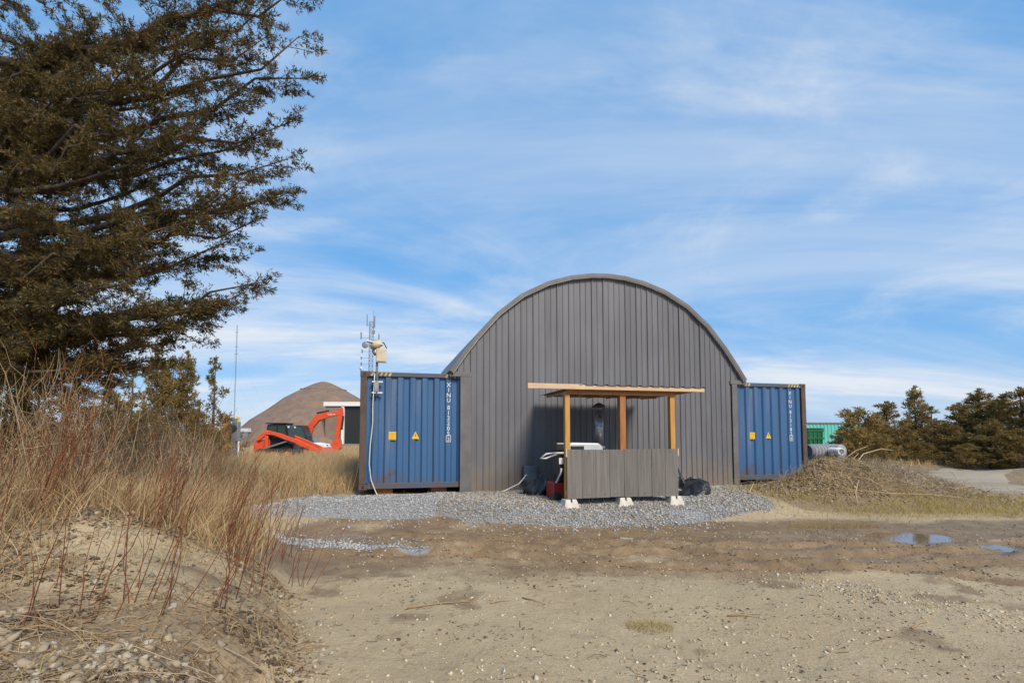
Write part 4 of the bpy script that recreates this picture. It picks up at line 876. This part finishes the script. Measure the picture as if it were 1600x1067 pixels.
for a in ((4, 1342, 640, 25, 'small round juniper at left end of the right hedge', 1.0), (0, 1386, 629, 26, 'pointed juniper second from left end of the right hedge', 1.15), (1, 1431, 606, 27, 'tallest spire shaped juniper in the right hedge', .9), (2, 1412, 668, 24, 'low yellowish juniper in front of the spire', 1.1),
          (3, 1456, 638, 26, 'thin open juniper just right of the spire', 1.3), (2, 1478, 662, 24.5, 'low bushy juniper in front of the hedge middle', 1.3), (0, 1500, 631, 26, 'broad juniper in middle of the right hedge', 1.25), (1, 1532, 610, 27, 'tall full juniper right of the hedge middle', 1.35),
          (0, 1566, 622, 25, 'rounded juniper second from the right picture edge', 1.4), (0, 1596, 608, 23.5, 'dark juniper cut by the right picture edge', 1.4), (2, 1545, 660, 23, 'low spreading juniper along the right road verge', 1.4), (4, 1590, 672, 21.5, 'low shrubby juniper at right edge beside the road', 1.3),
          (4, 1440, 690, 23.5, 'low shrub at foot of the spire juniper', 1.1), (4, 1380, 680, 22.5, 'small orange tinged juniper in front of the pointed one', .9), (0, 1680, 590, 22, 'juniper standing just beyond the right picture edge', 1.3), (4, 1508, 694, 22.2, 'low dark shrub in front of the broad juniper', 1.3), (0, 1462, 655, 28, 'rounded juniper behind the thin open one', 1.2), (2, 1360, 660, 28, 'low wide juniper behind the left end of the hedge', 1.1), (2, 1420, 655, 29, 'wide juniper behind the yellowish one', 1.1), (0, 1580, 640, 27, 'juniper filling the gap before right picture edge', 1.2), (2, 1515, 650, 28.5, 'wide juniper behind the broad middle one', 1.2), (4, 1322, 672, 27, 'tiny juniper beside the teal container', .9)):
    juniper(a[0], a[1], a[2], a[3], a[4], GR, a[5] * 1.3)
# far tree belt on the horizon: reads as one mass
n = 26000; xx = RNG.uniform(-420, 420, n); yy = 260 + RNG.uniform(0, 30, n) + np.abs(xx) * .05; hh = 2.2 + 3.2 * fbm(xx, xx * 0, 14, 77)
P = np.stack([xx, yy, -.5 + hh * RNG.uniform(0, 1, n) ** .8], 1); v, f = sprays(P, np.repeat(np.array([[0, 0, 1.]]), n, 0), np.full(n, 1.6), np.full(n, .55), 2, 91, .9)
tag(link('distant_treeline', fastmesh('distant_treeline', v, f), M['juniper']), 'low dark line of far trees along the horizon', 'treeline', kind='stuff')

# ------------------------------------------------------------------ grass and weeds
def scatter(n, x0, x1, y0, y1, keep, seed):
    r_ = np.random.default_rng(seed); x = r_.uniform(x0, x1, n); y = r_.uniform(y0, y1, n); p = keep(x, y); k = r_.uniform(0, 1, n) < p
    x, y = x[k], y[k]; return np.stack([x, y, H(x, y) - .01], 1), r_
def grass(name, label, mat_, n, box, keep, hr, wr, lr, seed, segs=2):
    P, r_ = scatter(n, *box, keep, seed); m_ = len(P); hv = fbm(P[:, 0], P[:, 1], 1.1, seed) * .9 + .45
    v, f = blades(P, r_.uniform(*hr, m_) * hv, r_.uniform(*wr, m_), r_.uniform(*lr, m_), seed + 1, segs)
    print(name, m_); return tag(link(name, fastmesh(name, v, f), M[mat_]), label, 'grass', kind='stuff')
def out_gravel(x, y): return grav_sd(x, y) > .05
def fk(x, y):
    s = (x - FO.x) * FU.x + (y - FO.y) * FU.y
    return (edge_x(y) - x > .02 + .4 * fbm(x, y, .7, 12)) * out_gravel(x, y) * (s < -.08) * np.clip(1.9 * fbm(x, y, .9, 13) - .35, 0, 1) * ((-x) < y * 1.12)
grass('tall_dry_grass', 'tall straw coloured grass filling the field left of the containers', 'straw', 190000, (-26, -2.5, 9.2, 25), fk, (.35, .78), (.009, .020), (.2, 1.0), 101)
grass('far_dry_grass', 'straw grass meadow beyond the field towards the dome', 'straw', 60000, (-60, -4, 25, 60), lambda x, y: (x < -4 - (y - 25) * .02) * .9 * ((-x) < y * 1.1), (.35, .7), (.03, .06), (.1, .5), 103)
def bk(x, y):
    t = edge_x(y) - x; sand = np.exp(-(((x + 2.75) / .95) ** 2 + ((y - 4.1) / .72) ** 2) ** 2)
    return (t > .25) * (1 - sand) * np.maximum(sstep(3.7, 5.0, y), .5 * sstep(-3.0, -3.8, x)) * sstep(.2, 1.0, t + .6 * (fbm(x, y, .6, 14) - .3)) * out_gravel(x, y)
grass('berm_dry_grass', 'dry tangled straw grass on top of the left berm', 'straw', 62000, (-12, -1.5, 2.6, 9.4), bk, (.25, .62), (.004, .010), (.3, 1.3), 105, 3)
grass('berm_foot_grass', 'sparse short dry grass among stones on the left berm slope', 'strawgreen', 5200, (-5, -.6, 1.6, 5), lambda x, y: (edge_x(y) - x > .0) * .6 * (fbm(x, y, .4, 15) > .47), (.05, .20), (.004, .008), (.3, 1.2), 107, 2)
def mk(x, y):
    m1 = np.exp(-(((x - 9.0) / 3.5) ** 2 + ((y - 11.3 - .9 * (fbm(x, y, .9, 49) - .5)) / 1.55) ** 2) ** 2); return np.clip(m1 * (1.4 * fbm(x, y, .8, 16)), 0, 1) * (x > 5.0)
grass('mound_grass', 'short yellow green grass on the slope below the brush mound', 'strawgreen', 70000, (4.5, 14.5, 9.2, 13.8), mk, (.05, .22), (.006, .013), (.3, 1.1), 109)
grass('verge_dry_grass', 'low dry grass along the far side of the right road', 'straw', 60000, (8, 40, 14.5, 28), lambda x, y: (segdist(x, y, ROAD) > 1.8) * (x > 8 + (y - 14) * .2) * .9 * (fbm(x, y, 2.0, 18) > .4), (.10, .42), (.012, .03), (.2, .9), 111)
grass('yard_grass_patch', 'small tuft patch of dry grass in the middle of the clay yard', 'strawgreen', 4200, (.7, 1.6, 3.9, 4.7), lambda x, y: np.exp(-(((x - 1.13) / .27) ** 2 + ((y - 4.25) / .17) ** 2)) > .3 + .5 * fbm(x, y, .12, 48), (.03, .10), (.003, .006), (.4, 1.3), 113)
grass('gravel_edge_grass', 'thin dry weeds along the foot of the containers and wall', 'strawgreen', 2600, (-3.6, 6.5, 10.2, 13.3), lambda x, y: np.exp(-(((-(x - FO.x) * math.sin(FA) + (y - FO.y) * math.cos(FA)) + .12) / .12) ** 2) * (fbm(x, y, .5, 19) > .5), (.06, .3), (.004, .009), (.2, .8), 115)

# shrubs of thin stems: every clump a thing of its own
def shrub(name, label, cat_, mat_, X, Y, n, h, lean, spread, r0, seed, grp, side=2, z0=None, dirx=.3):
    rs = np.random.default_rng(seed); z0 = Hs(X, Y) if z0 is None else z0
    B = np.stack([rs.normal(0, spread, n), rs.normal(0, spread, n), np.full(n, -.03)], 1); q_ = rs.uniform(0, 2 * np.pi, n); hh = h * rs.uniform(.5, 1.1, n)
    T = B + np.stack([hh * (dirx * rs.uniform(.3, 1.2, n) + lean * np.cos(q_)), hh * lean * np.sin(q_), hh], 1)
    parts = [stems(B, T, .03 * h, r0, r0 * .35, seed + 1, 5, .012)]
    for gen in range(side):
        t_ = rs.uniform(.35, .95, len(B))[:, None]; b2 = B + (T - B) * t_; l2 = (.35 - .1 * gen) * h * rs.uniform(.4, 1.1, len(B))
        d2 = (T - B) / (np.linalg.norm(T - B, axis=1, keepdims=True) + 1e-9) + rs.normal(0, .5, (len(B), 3)); d2 /= np.linalg.norm(d2, axis=1, keepdims=True)
        parts.append(stems(b2, b2 + d2 * l2[:, None], .015, r0 * .55, r0 * .25, seed + 5 + gen, 3, .02))
    v, f = cat(parts); o = link(name, fastmesh(name, v, f), M[mat_], None, (X, Y, z0)); return tag(o, label, cat_, grp)
red = [(-4.0, 4.55, 24, 1.25, 'tall dense red stems at the left edge above the stones'), (-4.45, 4.85, 24, 1.4, 'tallest red brown stems at the very left picture edge'), (-3.45, 5.2, 20, 1.1, 'tall red stems behind the left half of the crest'), (-2.95, 5.4, 20, 1.0, 'red stems behind the right half of the crest'),
       (-2.05, 3.75, 9, .85, 'clump of red stems on the sandy slope, nearest the yard'), (-2.35, 3.35, 12, .95, 'leaning red stems in the middle of the sandy slope'), (-2.75, 3.15, 10, .9, 'thin red stems at foot of the sandy slope, left part'), (-2.6, 4.9, 16, .9, 'red stems behind the crest right above the sand'),
       (-3.2, 4.75, 18, .8, 'dense red stems on the crest above the sand face'), (-3.75, 4.9, 16, .85, 'red stems on the crest left of the sand face'), (-2.3, 5.3, 10, .75, 'tall red stems beside the clay yard edge'), (-2.75, 5.9, 14, .85, 'red stems near the gravel ring, in straw grass'),
       (-4.3, 4.3, 14, .9, 'red brown stems high on the berm near left picture edge'), (-3.5, 3.3, 9, .8, 'sparse red stems among stones at left picture edge'), (-3.3, 5.8, 14, .9, 'red stems deep in straw grass behind the crest')]
for i, (x, y, n, h, lab) in enumerate(red): shrub('red_stem_shrub', lab, 'shrub', 'redstem', x, y, n, h, .16, .13, .0042, 300 + i * 7, 'red stemmed shrubs on the berm', 1, dirx=.36)
tanw = [(-4.6, 5.2, 34, 1.35, 'tall pale weeds at the left picture edge on the berm'), (-5.3, 6.0, 36, 1.5, 'tall dry weeds behind the berm at far left'), (-4.3, 6.4, 30, 1.2, 'pale dry weeds under the cedar, in front of thicket'), (-6.3, 7.5, 36, 1.5, 'dry weeds beside the cedar trunk'), (-5.2, 8.0, 34, 1.3, 'dense dry weeds below the low cedar boughs'),
        (-7.2, 9.5, 40, 1.5, 'tall pale weeds in the middle of the thicket front'), (-6.0, 10.2, 34, 1.25, 'dry weeds right of the thicket middle'), (-8.8, 10.5, 38, 1.6, 'tall weeds under the dark junipers'), (-8.2, 12.4, 36, 1.4, 'dry weeds in front of the low round juniper'), (-9.3, 14.2, 34, 1.3, 'dry weeds in front of the narrow junipers'),
        (-10.4, 12.0, 40, 1.6, 'tall dry weeds in front of full juniper'), (-3.6, 7.2, 24, .9, 'low dry weeds near the gravel ring'), (-4.9, 4.2, 22, 1.3, 'arching pale stalks nearest the left picture edge')]
for i, (x, y, n, h, lab) in enumerate(tanw): shrub('dry_weed_clump', lab, 'weeds', 'drytwig' if i % 3 else 'browntwig', x, y, int(n * 1.5), h, .32, .30, .0048, 500 + i * 9, 'dry weed clumps left of the yard', 2, dirx=.06)
brn = [(-4.2, 4.0, 40, .55, 'dark brown brush on the berm shoulder at left'), (-4.7, 4.9, 46, .8, 'dark brown bramble at left picture edge behind stones'), (-6.4, 8.8, 60, 1.5, 'brown bare shrub left of the field grass'), (-7.6, 11.2, 60, 1.6, 'brown bare shrub before the left thicket'), (-5.8, 6.9, 56, 1.2, 'brown bramble below the cedar'),
       (-9.8, 16.0, 60, 1.7, 'brown bare shrub at foot of narrow junipers'), (-8.6, 15.0, 50, 1.2, 'brown bare shrub left of the timber post'), (10.9, 16.6, 60, .9, 'pale bare bush behind the brush mound'), (12.4, 17.6, 50, .8, 'pale bare bush at right end of brush mound')]
for i, (x, y, n, h, lab) in enumerate(brn): shrub('bare_shrub', lab, 'shrub', 'browntwig' if x < 0 else 'drytwig', x, y, n, h, .5, .28, .0055, 700 + i * 9, 'bare twiggy shrubs', 2, dirx=.0)

# brush pile on the right mound: tangled sticks
rs = np.random.default_rng(77); n = 3400
bx = np.concatenate([rs.normal(9.9, .9, 2000), rs.normal(8.3, 1.2, 1400)]); by = np.concatenate([rs.normal(13.6, .75, 2000), rs.normal(12.1, .5, 1400)])
q_ = rs.uniform(0, 2 * np.pi, n); l_ = .08 + .5 * rs.uniform(0, 1, n) ** 2; B = np.stack([bx, by, H(bx, by) + rs.uniform(0, .04, n)], 1)
tx_ = bx + l_ * np.cos(q_); ty_ = by + l_ * np.sin(q_); T = np.stack([tx_, ty_, H(tx_, ty_) + .34 * rs.uniform(0, 1, n) ** 2.5], 1)
v, f = stems(B, T, .05, rs.uniform(.002, .0065, n), .002, 78, 3, .05)
tag(link('brush_pile', fastmesh('brush_pile', v, f), M['brushtwig']), 'tangle of dry sticks and twigs covering the mound right of the container', 'brush pile', kind='stuff')
for i in range(46):
    x, y = rs.normal(9.6, 1.3), rs.normal(13.0, .8); q = rs.uniform(0, 6.28); l = rs.uniform(.3, 1.0); x2, y2 = x + l * math.cos(q), y + l * math.sin(q)
    if (x - FO.x) * FV.x + (y - FO.y) * FV.y > -.1 and x < 8.6: continue
    o = MB().tube([(x, y, Hs(x, y) + .02), ((x + x2) / 2 + rs.normal(0, .06), (y + y2) / 2, max(Hs((x + x2) / 2, (y + y2) / 2), (Hs(x, y) + Hs(x2, y2)) / 2) + rs.uniform(.03, .12)), (x2, y2, Hs(x2, y2) + rs.uniform(.02, .18))], [rs.uniform(.006, .014), .007, .004], 5).build('loose_stick', M['drytwig'])
    tag(o, 'pale dry stick lying in the tangle on the brush mound', 'stick', 'pale sticks on the brush mound')
def branch(pts, r_, lab, m='drytwig'):
    tag(MB().tube(pts, list(np.linspace(r_, r_ * .35, len(pts))), 6).build('fallen_branch', M[m], smooth=True), lab, 'branch', 'loose branches')
g = lambda x, y, h=.03: (x, y, Hs(x, y) + h)
branch([g(6.9, 11.6), g(7.5, 12.1, .05), (8.0, 12.4, .45), (8.5, 12.6, .78)], .014, 'long forked branch leaning up in front of the right container')
branch([g(7.2, 11.2, .12), g(8.2, 11.1, .13), g(9.2, 11.3, .12), g(10.2, 11.4, .10)], .009, 'long pale branch lying level across the grassy slope')
branch([g(7.15, 10.7), g(7.25, 10.9, .2), (7.4, 11.0, Hs(7.4, 11.0) + .42)], .016, 'short bent stick standing up from the grass slope')
branch([g(8.9, 13.6, .15), (9.5, 13.9, .72), (10.2, 14.2, .85), (10.6, 14.3, .80)], .018, 'thick pale branch on top of the brush mound')
branch([g(8.9, 14.0, .3), (9.5, 14.2, .8), (9.9, 14.3, .92)], .014, 'crooked branch below the culvert pipes')
branch([g(5.05, 11.0), (5.1, 11.05, .05), (5.2, 11.1, .2)], .018, 'curved stick poking up from the chips beside the grey wall')
for i, (x, y, q, l, lab) in enumerate(((-.95, 4.75, .25, .62, 'thin dark stick lying on the clay left of centre'), (-.2, 4.85, .3, .2, 'short dark twig on the clay near centre'), (.1, 5.0, -.7, .3, 'thin crooked twig on clay at the picture centre'), (1.85, 4.5, -.15, .28, 'small dark twig right of the yard grass patch'), (3.2, 4.2, .5, .3, 'dark twig near the tan pebbles'), (2.3, 3.3, -.2, .24, 'short twig near the bottom right of centre'))):
    branch([g(x, y, .008), g(x + l * .5 * math.cos(q), y + l * .5 * math.sin(q) + .02, .014), g(x + l * math.cos(q), y + l * math.sin(q), .008)], .008, lab, 'browntwig')
for i, (p0, p1, lab) in enumerate((((-2.15, 2.75), (-1.15, 2.95), 'long bleached stick at bottom of the berm above the hollow'), ((-1.9, 2.45), (-1.35, 2.75), 'bleached forked stick at the bottom left'), ((-2.9, 3.0), (-2.2, 2.75), 'pale stick lying among the berm stones'), ((-1.6, 3.55), (-.85, 3.62), 'long orange straw stalk lying to the yard edge'), ((-1.75, 3.2), (-.95, 3.22), 'pale straight stalk above the dark hollow'), ((-3.1, 2.6), (-2.5, 3.3), 'thin bleached stalk leaning at far left'))):
    a_, c_ = np.array(p0), np.array(p1); mm_ = (a_ + c_) / 2 + np.array([0, .03])
    branch([g(*a_, .02), g(*(a_ * .7 + mm_ * .3), .06), g(*mm_, .075), g(*(c_ * .6 + mm_ * .4), .06), g(*c_, .025)], .0032, lab, 'brushtwig')

# ------------------------------------------------------------------ stones
_t = (1 + 5 ** .5) / 2
ICO = np.array([(-1, _t, 0), (1, _t, 0), (-1, -_t, 0), (1, -_t, 0), (0, -1, _t), (0, 1, _t), (0, -1, -_t), (0, 1, -_t), (_t, 0, -1), (_t, 0, 1), (-_t, 0, -1), (-_t, 0, 1)]) / 1.9
ICF = np.array([(0, 11, 5), (0, 5, 1), (0, 1, 7), (0, 7, 10), (0, 10, 11), (1, 5, 9), (5, 11, 4), (11, 10, 2), (10, 7, 6), (7, 1, 8), (3, 9, 4), (3, 4, 2), (3, 2, 6), (3, 6, 8), (3, 8, 9), (4, 9, 5), (2, 4, 11), (6, 2, 10), (8, 6, 7), (9, 8, 1)])
OCT = np.array([(1, 0, 0), (-1, 0, 0), (0, 1, 0), (0, -1, 0), (0, 0, 1), (0, 0, -1)], float); OCF = np.array([(0, 2, 4), (2, 1, 4), (1, 3, 4), (3, 0, 4), (2, 0, 5), (1, 2, 5), (3, 1, 5), (0, 3, 5)])
def stones(P, size, seed, ico=False, flat=.6, jit=.22):
    r_ = np.random.default_rng(seed); n = len(P); B, F_ = (ICO, ICF) if ico else (OCT, OCF); k = len(B)
    V_ = B[None] * (1 + r_.normal(0, jit, (n, k, 1))); V_ = V_ * np.stack([r_.uniform(.8, 1.2, n), r_.uniform(.65, 1.0, n), r_.uniform(.7, 1.1, n) * flat], 1)[:, None]
    tl = r_.normal(0, .35, (n, 2)); a = r_.uniform(0, 2 * np.pi, n); ca_, sa_ = np.cos(a), np.sin(a)
    z = V_[..., 2] + V_[..., 0] * tl[:, :1] + V_[..., 1] * tl[:, 1:]
    x = V_[..., 0] * ca_[:, None] - V_[..., 1] * sa_[:, None]; y = V_[..., 0] * sa_[:, None] + V_[..., 1] * ca_[:, None]
    V_ = np.stack([x, y, z], -1) * size[:, None, None] + P[:, None]
    return V_.reshape(-1, 3), (np.arange(n)[:, None, None] * k + F_[None]).reshape(-1, 3)
def stone_stuff(name, label, mat_, n, box, keep, sr, seed, ico=False, flat=.6, lift=.25, cat_='gravel', pw=2.0):
    P, r_ = scatter(n, *box, keep, seed); m_ = len(P); s_ = sr[0] + (sr[1] - sr[0]) * r_.uniform(0, 1, m_) ** pw; P[:, 2] += .01 + s_ * lift
    v, f = stones(P, s_, seed + 1, ico, flat); print(name, m_); return tag(link(name, fastmesh(name, v, f), M[mat_]), label, cat_, kind='stuff')
def under_bld(x, y): d = (x - FO.x) * FV.x + (y - FO.y) * FV.y; return d > .05
stone_stuff('grey_gravel', 'blue grey crushed gravel spread along the building front', 'bluegravel', 85000, (-5.3, 6.2, 6.8, 13.5), lambda x, y: np.maximum(sstep(.12, -.12, grav_sd(x, y) + .45 * (fbm(x, y, .4, 23) - .5)), .14 * sstep(.8, .0, grav_sd(x, y))) * (~under_bld(x, y)) * np.where(fbm(x, y, 1.0, 24) > .62, .55, 1), (.009, .032), 201, lift=.2, pw=1.6)
stone_stuff('tan_gravel_in_grey', 'tan pebbles mixed in the grey gravel before the counter', 'tangravel', 26000, (-1.4, 5.4, 8.2, 12.4), lambda x, y: sstep(.1, -.1, grav_sd(x, y)) * (~under_bld(x, y)) * .9 * sstep(.35, .6, fbm(x, y, 1.1, 33) + .18), (.009, .026), 203, lift=.55)
def tk(x, y):
    p1 = np.exp(-(segdist(x, y, [(3.0, 5.7), (3.7, 4.9), (4.7, 3.7)]) / .24) ** 2); p2 = np.exp(-(segdist(x, y, [(.8, 2.9), (1.6, 3.3), (2.1, 2.9)]) / .35) ** 2) * .45; p3 = np.exp(-(segdist(x, y, [(-1.3, 3.0), (-.7, 3.1), (.2, 3.1)]) / .32) ** 2) * .6
    p4 = np.exp(-(((x - 1.65) / .2) ** 2 + ((y - 3.95) / .1) ** 2)) * .6
    return np.clip(np.maximum.reduce([p1, p2, p3, p4]) * (.3 + 1.1 * fbm(x, y, .3, 25)) + .05 + .10 * (fbm(x, y, .8, 26) > .55), 0, 1) * (edge_x(y) - x < .1)
stone_stuff('yard_pebbles', 'tan limestone pebbles scattered in patches over the clay yard', 'pebble', 95000, (-2, 8, 2.2, 8.4), tk, (.003, .022), 205, lift=.1, flat=.5, pw=3.0)
stone_stuff('berm_stones', 'tan and grey stones covering the foot of the left berm', 'tangravel', 26000, (-5.2, -.4, 1.5, 5), lambda x, y: np.clip((edge_x(y) - x > -.35) * (fbm(x, y, .5, 27) > .36) * np.where(y > 3.1, .10, .50) * (1 - .9 * np.exp(-(((x + 2.75) / .6) ** 2 + ((y - 4.1) / .5) ** 2) ** 2)), 0, 1), (.006, .036), 207, ico=True, lift=.02, pw=2.2, flat=.75)
stone_stuff('earth_clods', 'small dark earth clods strewn over the clay yard', 'clod', 9000, (-2, 9, 2.3, 8.8), lambda x, y: np.clip(.03 + .9 * (fbm(x, y, .5, 28) > .63) + .25 * sstep(5.8, 6.6, y), 0, 1) * (edge_x(y) - x < .1), (.003, .020), 209, lift=.1, cat_='clods', flat=.6)
stone_stuff('yard_litter', 'dark flecks of dead grass and bark strewn along the yard ruts', 'litter', 14000, (-2.4, 9.5, 2.3, 9.2), lambda x, y: np.clip(.05 + .7 * (fbm(x, y, .5, 36) > .58) + .5 * np.exp(-(np.minimum.reduce([segdist(x, y, r__) for r__ in RUTS]) / .25) ** 2), 0, 1) * (edge_x(y) - x < .1) * (grav_sd(x, y) > 0), (.005, .02), 225, flat=.22, lift=.15, cat_='litter')
rs = np.random.default_rng(45); n = 2600; bx = rs.uniform(-2.2, 9, n); by = 2.3 + 6.3 * rs.uniform(0, 1, n) ** 1.3; kp = (edge_x(by) - bx < .1) & (fbm(bx, by, .6, 46) > rs.uniform(.35, .7, n)); bx, by = bx[kp], by[kp]; n = len(bx)
q_ = rs.uniform(0, 6.28, n); l_ = .02 + .13 * rs.uniform(0, 1, n) ** 3; tx_, ty_ = bx + l_ * np.cos(q_), by + l_ * np.sin(q_)
v, f = stems(np.stack([bx, by, H(bx, by) + .004], 1), np.stack([tx_, ty_, H(tx_, ty_) + .008], 1), .01, .0026, .0015, 46, 3, .06)
tag(link('yard_twigs', fastmesh('yard_twigs', v, f), M['litter']), 'tiny dark twigs and straw bits strewn over the clay yard', 'litter', kind='stuff')
stone_stuff('wood_chips', 'brown wood chips and leaf litter heaped against the right container', 'chips', 15000, (4.8, 9.8, 10.6, 13.4), lambda x, y: np.exp(-(((x - 7.0) / 1.5) ** 2 + ((y - 11.9) / .8) ** 2) ** 1.5) * (~under_bld(x, y)), (.012, .045), 211, flat=.28, lift=.5, cat_='chips')
stone_stuff('mound_litter', 'brown crumbled litter and soil bits covering the brush mound', 'litter2', 16000, (6.0, 12.2, 11.4, 15.6), lambda x, y: np.clip((fbm(x, y, .6, 35) > .4) * 1.0, 0, 1) * (~under_bld(x, y)), (.008, .04), 223, flat=.35, lift=.4, cat_='litter')
stone_stuff('mound_stones', 'pale stones strewn on top of the brush mound', 'tangravel', 1500, (8.3, 12.5, 12.2, 15), lambda x, y: .8 * (fbm(x, y, .6, 29) > .5), (.015, .07), 213, ico=True, cat_='stones')
rs = np.random.default_rng(41); n = 5200; bx = rs.uniform(-5, -.7, n); by = rs.uniform(1.6, 5.2, n); kp = (edge_x(by) - bx > -.15) & (np.exp(-(((bx + 2.75) / .75) ** 2 + ((by - 4.1) / .55) ** 2) ** 2) < rs.uniform(0, 1.3, n)); bx, by = bx[kp], by[kp]; n = len(bx)
q_ = rs.uniform(0, 6.28, n); l_ = rs.uniform(.03, .22, n); tx_, ty_ = bx + l_ * np.cos(q_), by + l_ * np.sin(q_)
v, f = stems(np.stack([bx, by, H(bx, by) + .006], 1), np.stack([tx_, ty_, H(tx_, ty_) + rs.uniform(.004, .05, n)], 1), .015, .0028, .0016, 42, 3, .03)
tag(link('berm_litter', fastmesh('berm_litter', v, f), M['browntwig']), 'brown twig and stalk litter lying over the left berm slope', 'litter', kind='stuff')
stone_stuff('leaf_litter', 'dark crumbled leaf litter between stones on the left berm', 'litter', 30000, (-5, -.6, 1.6, 5.2), lambda x, y: (edge_x(y) - x > -.05) * (fbm(x, y, .45, 43) > .42) * .9 * (1 - .95 * np.exp(-(((x + 2.75) / .95) ** 2 + ((y - 4.1) / .62) ** 2) ** 2)), (.006, .024), 221, flat=.25, lift=.3, cat_='litter')
# larger stones of the near berm, each a thing
rs = np.random.default_rng(21); k = 0
for i in range(400):
    x, y = rs.uniform(-2.9, -.9), rs.uniform(2.1, 3.1)
    if edge_x(y) - x < -.1 or abs(x) > y * 1.02: continue
    s_ = rs.uniform(.022, .046); v, f = stones(np.zeros((1, 3)), np.array([s_]), 900 + i, True, .65, .12)
    tag(link('limestone_rock', fastmesh('limestone_rock', v, f), M['tangravel'], None, (x, y, Hs(x, y) + s_ * .08)), 'loose fist sized pale limestone rock at the stony foot of the left berm', 'rock', 'pale rocks at the berm foot'); k += 1
    if k >= 60: break
